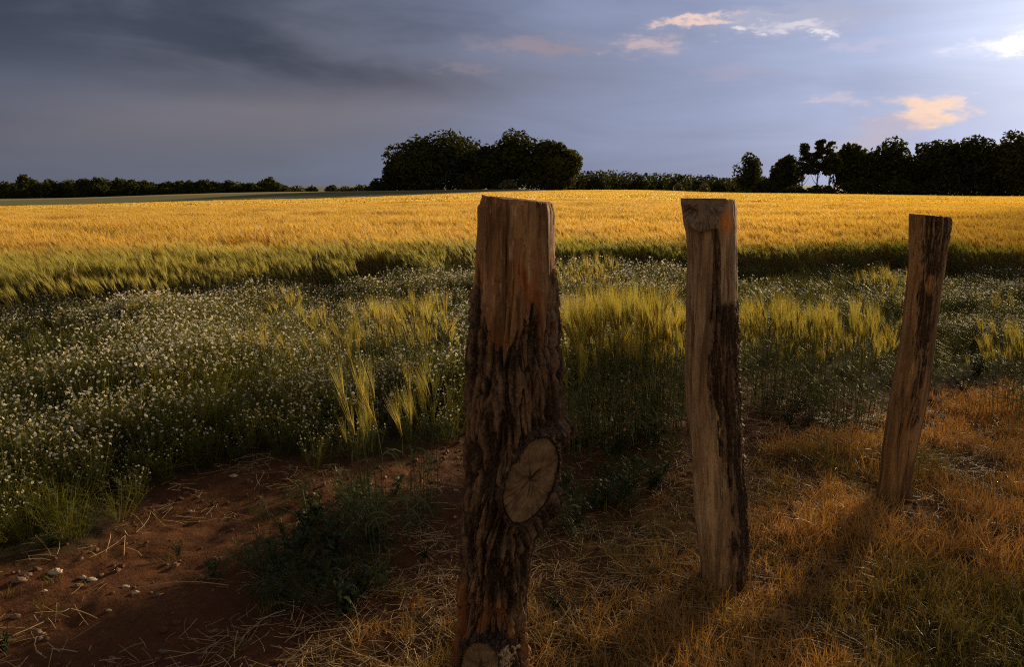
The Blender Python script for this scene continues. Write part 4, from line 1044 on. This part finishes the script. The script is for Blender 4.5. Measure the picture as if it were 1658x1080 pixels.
    for q in np.linspace(1, 0, 14)[1:]:
        r_ = V[-1].copy(); r_[:, 0] = cxt + (V[-1, :, 0] - cxt) * q; r_[:, 1] = Y0 + (V[-1, :, 1] - Y0) * q
        r_[:, 2] = zt + slope * (r_[:, 0] - cxt) + topn * 0.6 * fbm(r_[:, 0] * 40, r_[:, 1] * 40, 0, seed, 3) * (1 if q > 0 else 0)
        caps.append(r_)
    VV = np.concatenate([V] + [c[None] for c in caps]); nr = VV.shape[0]
    ext = lambda A, v: np.concatenate([A, np.full((nr - nz, ntheta), v)])
    o = thing(name, label, 'post', (gx0, Y0, 0), 0, 'old wooden fence posts in a row')
    VV = VV - np.array([gx0, Y0, 0])
    me = mesh('shaft', VV.reshape(-1, 3), grid_quads(nr, ntheta, True), mat, smooth=True,
              attrs=dict(bark=ext(bk, 0.25), rust=ext(rust, 0), cell=ext(np.clip(cid * plate2 * 1.25, 0, 1), 0.3)))
    link('shaft', me, o)
    return o, gx0
def cut_face(parent, gx0, Y0, px, py, wpx, hpx, tilt, yfront, yaw, pit, depth, mat, label, seed, clip=None, name='cut_knot', crack=0.005, hollow=None, collar=None):
    """the sawn end of a branch: a short stub with checked end grain"""
    c = at(px, py, yfront); k = np.linalg.norm(ray(px, py)) * 0 + (yfront / ray(px, py)[1]) / FPX
    a, b_ = wpx / 2 * k, hpx / 2 * k
    nr, nc = 34, 140; r = np.random.default_rng(seed)
    q = np.linspace(0, 1, nr)[:, None]; th = (np.arange(nc) * 2 * math.pi / nc)[None, :]
    rim = 1 + 0.05 * fbm(np.cos(th) * 2, np.sin(th) * 2, 0, seed, 3)
    x = a * q * np.cos(th) * rim; z = b_ * q * np.sin(th) * rim
    y = 0.0015 * fbm(x * 60, z * 60, 0, seed + 1, 4) + 0.0022 * fbm(x * 160, z * 18, 0, seed + 2, 3) + 0.004 * (q ** 6) * np.ones_like(th)
    for j in range(8):       # radial drying checks
        t0 = j * 0.785 + r.normal() * 0.3; L = r.uniform(0.35, 0.9)
        dth = np.angle(np.exp(1j * (th - t0 - 0.25 * np.sin(q * 7 + j))))
        y = y + crack * np.exp(-(dth * np.maximum(q, 0.05) * a / 0.0022) ** 2) * sst(-q, -L, -L * 0.5)
    if hollow: y = y + hollow[3] * sst(-np.hypot((x - hollow[0] * k), (z + hollow[1] * k)) / k - 3 * fbm(x * 90, z * 90, 0, seed + 4, 3), -hollow[2], -hollow[2] * 0.45)
    V = np.stack([x, y, z], -1)
    side = []
    for dd in (0.004, depth * 0.4, depth):
        s = V[-1].copy(); s[:, 1] = dd + 0.003; s[:, [0, 2]] *= 1.0 + 0.03 * dd / depth; side.append(s)
    VV = np.concatenate([V] + [s[None] for s in side]); n2 = VV.shape[0]
    if clip is not None: VV[:, :, 2] = np.minimum(VV[:, :, 2], clip - c[2])
    ct_, st_ = math.cos(tilt), math.sin(tilt)
    X, Z_ = VV[..., 0] * ct_ + VV[..., 2] * st_, -VV[..., 0] * st_ + VV[..., 2] * ct_
    VV[..., 0], VV[..., 2] = X, Z_
    if clip is not None: VV[:, :, 2] = np.minimum(VV[:, :, 2], clip - c[2])
    if collar:
        nr2 = 44; t = np.linspace(0, 1, nr2)[:, None]
        qq = 1.0 + 0.5 * t ** 1.15; yy = np.interp(t, [0, 0.06, 0.16, 0.3, 1], [0.012, -0.006, -0.010, 0.004, 0.125])
        rough = 0.009 * fbm(np.cos(th) * 6 + 0 * t, np.sin(th) * 6, t * 3, seed + 6, 4, 0.6) + 0.004 * fbm(np.cos(th) * 22, np.sin(th) * 22, t * 9, seed + 7, 3) - 0.006 * sst(-np.abs(fbm(np.cos(th) * 7, np.sin(th) * 7, t * 2, seed + 8, 3)), -0.12, 0)
        amp_ = sst(t, 0.02, 0.12)
        cxx = a * qq * np.cos(th) * rim * (1.015 + 0 * t) + rough * amp_ * np.cos(th) * 1.2; czz = b_ * (1.015 + 0.36 * t ** 1.15) * np.sin(th) * rim + rough * amp_ * np.sin(th)
        cyy = yy + 0 * th - rough * amp_
        K = np.stack([cxx * ct_ + czz * st_, cyy, -cxx * st_ + czz * ct_], -1)
        link('knot_collar', mesh('knot_collar', K.reshape(-1, 3), grid_quads(nr2, nc, True), collar, smooth=True,
             attrs=dict(bark=np.ones(nr2 * nc), rust=np.zeros(nr2 * nc), cell=np.clip(0.34 + 45 * rough, 0, 1).ravel())), parent, (c[0] - gx0, yfront - Y0, c[2]), (pit, 0, yaw))
    me = mesh(name, VV.reshape(-1, 3), grid_quads(n2, nc, True), mat, smooth=True)
    return link(name, me, parent, (c[0] - gx0, yfront - Y0, c[2]), (pit, 0, yaw), label=label)

# first post: thick, bark from a third down, a big sawn knot
Y1 = 1.98
def bark1(ct, st, py, nj):
    lim = np.interp(ct, [-1, -0.8, -0.7, -0.5, -0.2, 0.0, 0.2, 0.4, 0.6, 0.72, 0.85, 1], [462, 458, 470, 556, 560, 545, 510, 498, 540, 470, 450, 448])
    return sst(py - lim + nj * 60 + 30 * fbm(ct * 16, st * 16, py / 14.0, 44, 3, 0.6), -8, 16)
K1 = (861, 779)
def extra1(ct, st, py, Z, d, rust, bk, nj):
    px = 835 + ct * 78; front = (st < 0.15)
    # collar of bark swelling round the knot
    u, v = (px - 862), (py - 779); tl = 0.42
    uu = u * math.cos(tl) + v * math.sin(tl); vv = -u * math.sin(tl) + v * math.cos(tl)
    q = np.sqrt((uu / 50) ** 2 + (vv / 84) ** 2)
    collar = np.exp(-((q - 1.2) / 0.17) ** 2) * front
    d = d + 0.026 * collar - 0.030 * sst(-q, -1.03, -0.93) * front
    # wedge-shaped split in the bare wood
    cr = np.exp(-((px - 851 - (py - 465) * 0.03) / 2.6) ** 2) * sst(py, 425, 445) * sst(-py, -506, -492) * front
    d = d - 0.014 * cr
    cr2 = np.exp(-((px - 881 + 3 * np.sin(py / 12)) / 3.0) ** 2) * sst(py, 325, 335) * sst(-py, -430, -400) * front
    d = d - 0.006 * cr2
    rust = rust + sst(nj, 0.0, 0.3) * sst(py, 380, 470) * sst(-py, -590, -520) + 0.5 * sst(nj, 0.0, 0.3) * sst(py, 905, 950)
    bk2 = bk * (1 - 0.75 * sst(nj, 0.0, 0.3) * sst(py, 905, 950))
    # notch at the upper left corner
    d = d - 0.006 * sst(-ct, 0.82, 0.9) * sst(-py, -335, -329)
    return d, np.clip(rust, 0, 1), bk2
P1 = [(322, 771, 899), (335, 770, 899), (400, 770, 900), (450, 769, 901), (466, 766, 904), (500, 760, 905), (560, 756, 905), (620, 755, 911), (680, 753, 917), (720, 752, 920), (760, 752, 916), (800, 751, 903), (835, 751, 880), (860, 750, 868),
      (900, 749, 860), (960, 748, 854), (1040, 746, 846), (1090, 742, 848), (1150, 738, 852)]
post1, g1 = make_post('fence_post', 'thickest nearest fence post with heavy bark and a large sawn knot', Y1, P1, 380, 680, bark1, extra1, M['wood1'], -0.09, 71, (0.03, 0.10), 0.032, 0.004, 3.8)
cut_face(post1, g1, Y1, 860, 778, 76, 150, 0.36, Y1 - 0.163, R(6), R(-2), 0.10, M['cut'], 'oval sawn knot with dark star-shaped cracks', 72, crack=0.009, collar=M['wood1'])
cut_face(post1, g1, Y1, 777, 1080, 66, 84, 0.1, Y1 - 0.140, R(-12), R(-6), 0.07, M['cut'], 'second smaller sawn knot at the foot', 73, collar=M['wood1'])
# second post
Y2 = 2.62
def bark2(ct, st, py, nj):
    lim = np.interp(py, [300, 370, 375, 480, 500, 560, 620, 700, 740, 790, 860, 950], [1.4, 1.3, 0.25, 0.28, 0.12, -0.02, -0.12, 0.02, 0.25, 0.45, 0.5, 0.4])
    strip = np.where((py > 368) & (py < 490), (np.abs(ct - 0.22) < 0.12 + nj * 0.15) * 1.0, 0.0)
    m = sst(ct - lim + nj * 0.45 + 0.25 * fbm(ct * 14, st * 14, py / 16.0, 45, 3, 0.6), -0.05, 0.12) * sst(py, 478, 492)
    return np.clip(np.maximum(m, strip * 0.8), 0, 1) * (st < 0.6)
def extra2(ct, st, py, Z, d, rust, bk, nj):
    f = st < 0.3
    rust = rust + np.exp(-(((ct - 0.66) / 0.24) ** 2 + ((py - 356) / 24) ** 2) * 1.2) * f
    d = d - 0.005 * np.exp(-((ct - 0.45) / 0.05) ** 2) * sst(py, 330, 350) * f
    return d, np.clip(rust, 0, 1), bk
P2 = [(323, 1104, 1190), (345, 1104, 1191), (360, 1106, 1192), (378, 1110, 1192), (420, 1112, 1193), (480, 1111, 1194), (540, 1110, 1195), (600, 1110, 1198), (660, 1113, 1200), (720, 1118, 1203), (780, 1122, 1207), (840, 1125, 1211),
      (880, 1130, 1213), (920, 1135, 1209), (960, 1138, 1206), (1000, 1140, 1206)]
post2, g2 = make_post('fence_post', 'middle fence post, pale bare wood with a half-round sawn knot at its top', Y2, P2, 280, 560, bark2, extra2, M['wood2'], 0.0, 81, (0.020, 0.038), 0.015, 0.004, 5.0)
cut_face(post2, g2, Y2, 1139, 322, 70, 108, 0.0, Y2 - 0.098, R(-14), R(0), 0.07, M['cutgrey'], 'half-round grey sawn knot with a dark hollow', 82, clip=at(1139, 321, Y2 - 0.098)[2], crack=0.002, hollow=(-18, 24, 15, 0.022))
# curled bark scales along its right side
fm_, N = new_mat('bark_scale'); tc = N.n('ShaderNodeTexCoord').outputs['Object']
p = N.n('ShaderNodeBsdfPrincipled'); N.put(p.inputs['Base Color'], N.mix(N.noise(tc, 40, 4), (0.10, 0.065, 0.04), (0.32, 0.22, 0.15))); p.inputs['Roughness'].default_value = 0.8
finish(N, p.outputs[0])
def scale_mesh(seed):
    r = np.random.default_rng(seed); n = 8; a = np.linspace(-1.5, 1.5, n)
    out = np.stack([np.cos(a) * (1 + 0.2 * r.normal(size=n)), np.sin(a) * 1.1, -0.25 * np.ones(n) + 0.1 * r.normal(size=n)], 1)
    inn = np.stack([np.cos(a) * 0.1 - 0.3, np.sin(a) * 0.9, 0.35 + 0 * a], 1)
    low = out + [[-0.12, 0, -0.4]]; lin = inn + [[0, 0, -0.55]]
    return mesh('bark_scale', np.concatenate([inn, out, low, lin]), grid_quads(4, n), fm_)
SM = [scale_mesh(i) for i in range(4)]
for i in range(34):
    py_ = 492 + i * 7.6 + random.uniform(-3, 3)
    rr = np.interp(py_, [q[0] for q in P2], [q[2] for q in P2]); t = at(rr - 1, py_, Y2); s = random.uniform(0.006, 0.011)
    a = random.uniform(-0.7, 0.3)
    link('bark_scale', SM[i % 4], post2, (t[0] - g2 - 0.09 * (1 - math.cos(a)), 0.09 * math.sin(a), t[2]), (random.uniform(-.3, .3), random.uniform(-.3, .4), a), (s, s * 1.1, s))
# third post, leaning
Y3 = 3.42
def bark3(ct, st, py, nj):
    lo = np.interp(py, [340, 480, 560, 660, 690], [-0.35, -0.3, -0.15, 0.0, 0.2]); hi = np.interp(py, [340, 470, 560, 690], [1.2, 0.75, 0.6, 0.6])
    fn = 0.3 * fbm(ct * 14, st * 14, py / 14.0, 46, 3, 0.6)
    m = sst(ct - lo + nj * 0.45 + fn, -0.05, 0.12) * sst(hi - ct + nj * 0.4 + fn, -0.05, 0.12) * sst(-py, -692, -676)
    return m * (st < 0.7)
def extra3(ct, st, py, Z, d, rust, bk, nj):
    f = st < 0.3
    r_ = np.exp(-(((ct - 0.3) / 0.3) ** 2 + ((py - 458) / 18) ** 2)) * f
    bk = bk * (1 - sst(r_, 0.3, 0.6)); d = d - 0.006 * sst(r_, 0.3, 0.6)
    dk = np.exp(-(((ct + 0.15) / 0.12) ** 2 + ((py - 650) / 26) ** 2)) * f
    d = d - 0.010 * dk
    return d, np.clip(rust + r_, 0, 1), bk
P3 = [(349, 1475, 1538), (380, 1474, 1535), (420, 1473, 1530), (470, 1469, 1522), (520, 1464, 1516), (560, 1459, 1512), (620, 1447, 1504), (670, 1439, 1493), (720, 1432, 1484), (770, 1426, 1475), (820, 1420, 1468), (860, 1415, 1462)]
post3, g3 = make_post('fence_post', 'thin fence post farthest right, leaning with its top to the right', Y3, P3, 190, 460, bark3, extra3, M['wood3'], -0.10, 91, (0.017, 0.04), 0.012, 0.004, 5.0)

# a few long straws that catch the light
def long_straw(px, py, px2, py2, z2, label):
    a, b_ = gp(px, py), gp(px2, py2)
    p0 = np.array([*a, float(H(a[0], a[1])) + 0.01]); p1 = np.array([*b_, float(H(b_[0], b_[1])) + z2])
    t = np.linspace(0, 1, 8)[:, None]; P = p0 + (p1 - p0) * t + np.array([0, 0, 1]) * np.sin(t * math.pi) * 0.02
    V, F = tube(P - p0, np.full(8, 0.0017), 5)
    link('long_straw', mesh('long_straw', V, F, M['straw'], smooth=True), None, p0, label=label, category='straw', group='single long straws')
long_straw(1310, 850, 1334, 812, 0.03, 'long straw leaning upright between the second and third posts')
long_straw(540, 905, 575, 860, 0.05, 'long pale straw slanting out of the big weed patch')
long_straw(655, 950, 745, 936, 0.0, 'long straw lying flat just left of the thick post')
long_straw(225, 958, 370, 948, 0.01, 'long straw lying on the bare soil left of the weeds')
long_straw(390, 1040, 470, 985, 0.0, 'pair-like long straw lying at the lower rim of the weeds')
long_straw(1500, 790, 1560, 850, 0.0, 'long curved straw right of the foot of the third post')
long_straw(930, 915, 1080, 905, 0.0, 'long straw lying flat between the first two posts')
long_straw(1200, 812, 1330, 820, 0.0, 'long straw lying right of the second post')

# ------------------------------------------------------------------ air
HAZE = 0.0
if HAZE:
    hzm = bpy.data.materials.new('haze_air'); hzm.use_nodes = True; N = NT(hzm.node_tree)
    v = N.n('ShaderNodeVolumePrincipled'); v.inputs['Color'].default_value = (0.92, 0.92, 0.95, 1)
    v.inputs['Density'].default_value = HAZE; v.inputs['Anisotropy'].default_value = 0.8
    o_ = N.n('ShaderNodeOutputMaterial'); N.put(o_.inputs['Volume'], v.outputs[0])
    bx = np.array([[x_, y_, z_] for z_ in (-14.0, 30.0) for y_ in (-4300.0, 4500.0) for x_ in (-5300.0, 5300.0)])
    link('haze', mesh('haze', bx, np.array([[0, 2, 3, 1], [4, 5, 7, 6], [0, 1, 5, 4], [2, 6, 7, 3], [0, 4, 6, 2], [1, 3, 7, 5]]), hzm), kind='stuff')
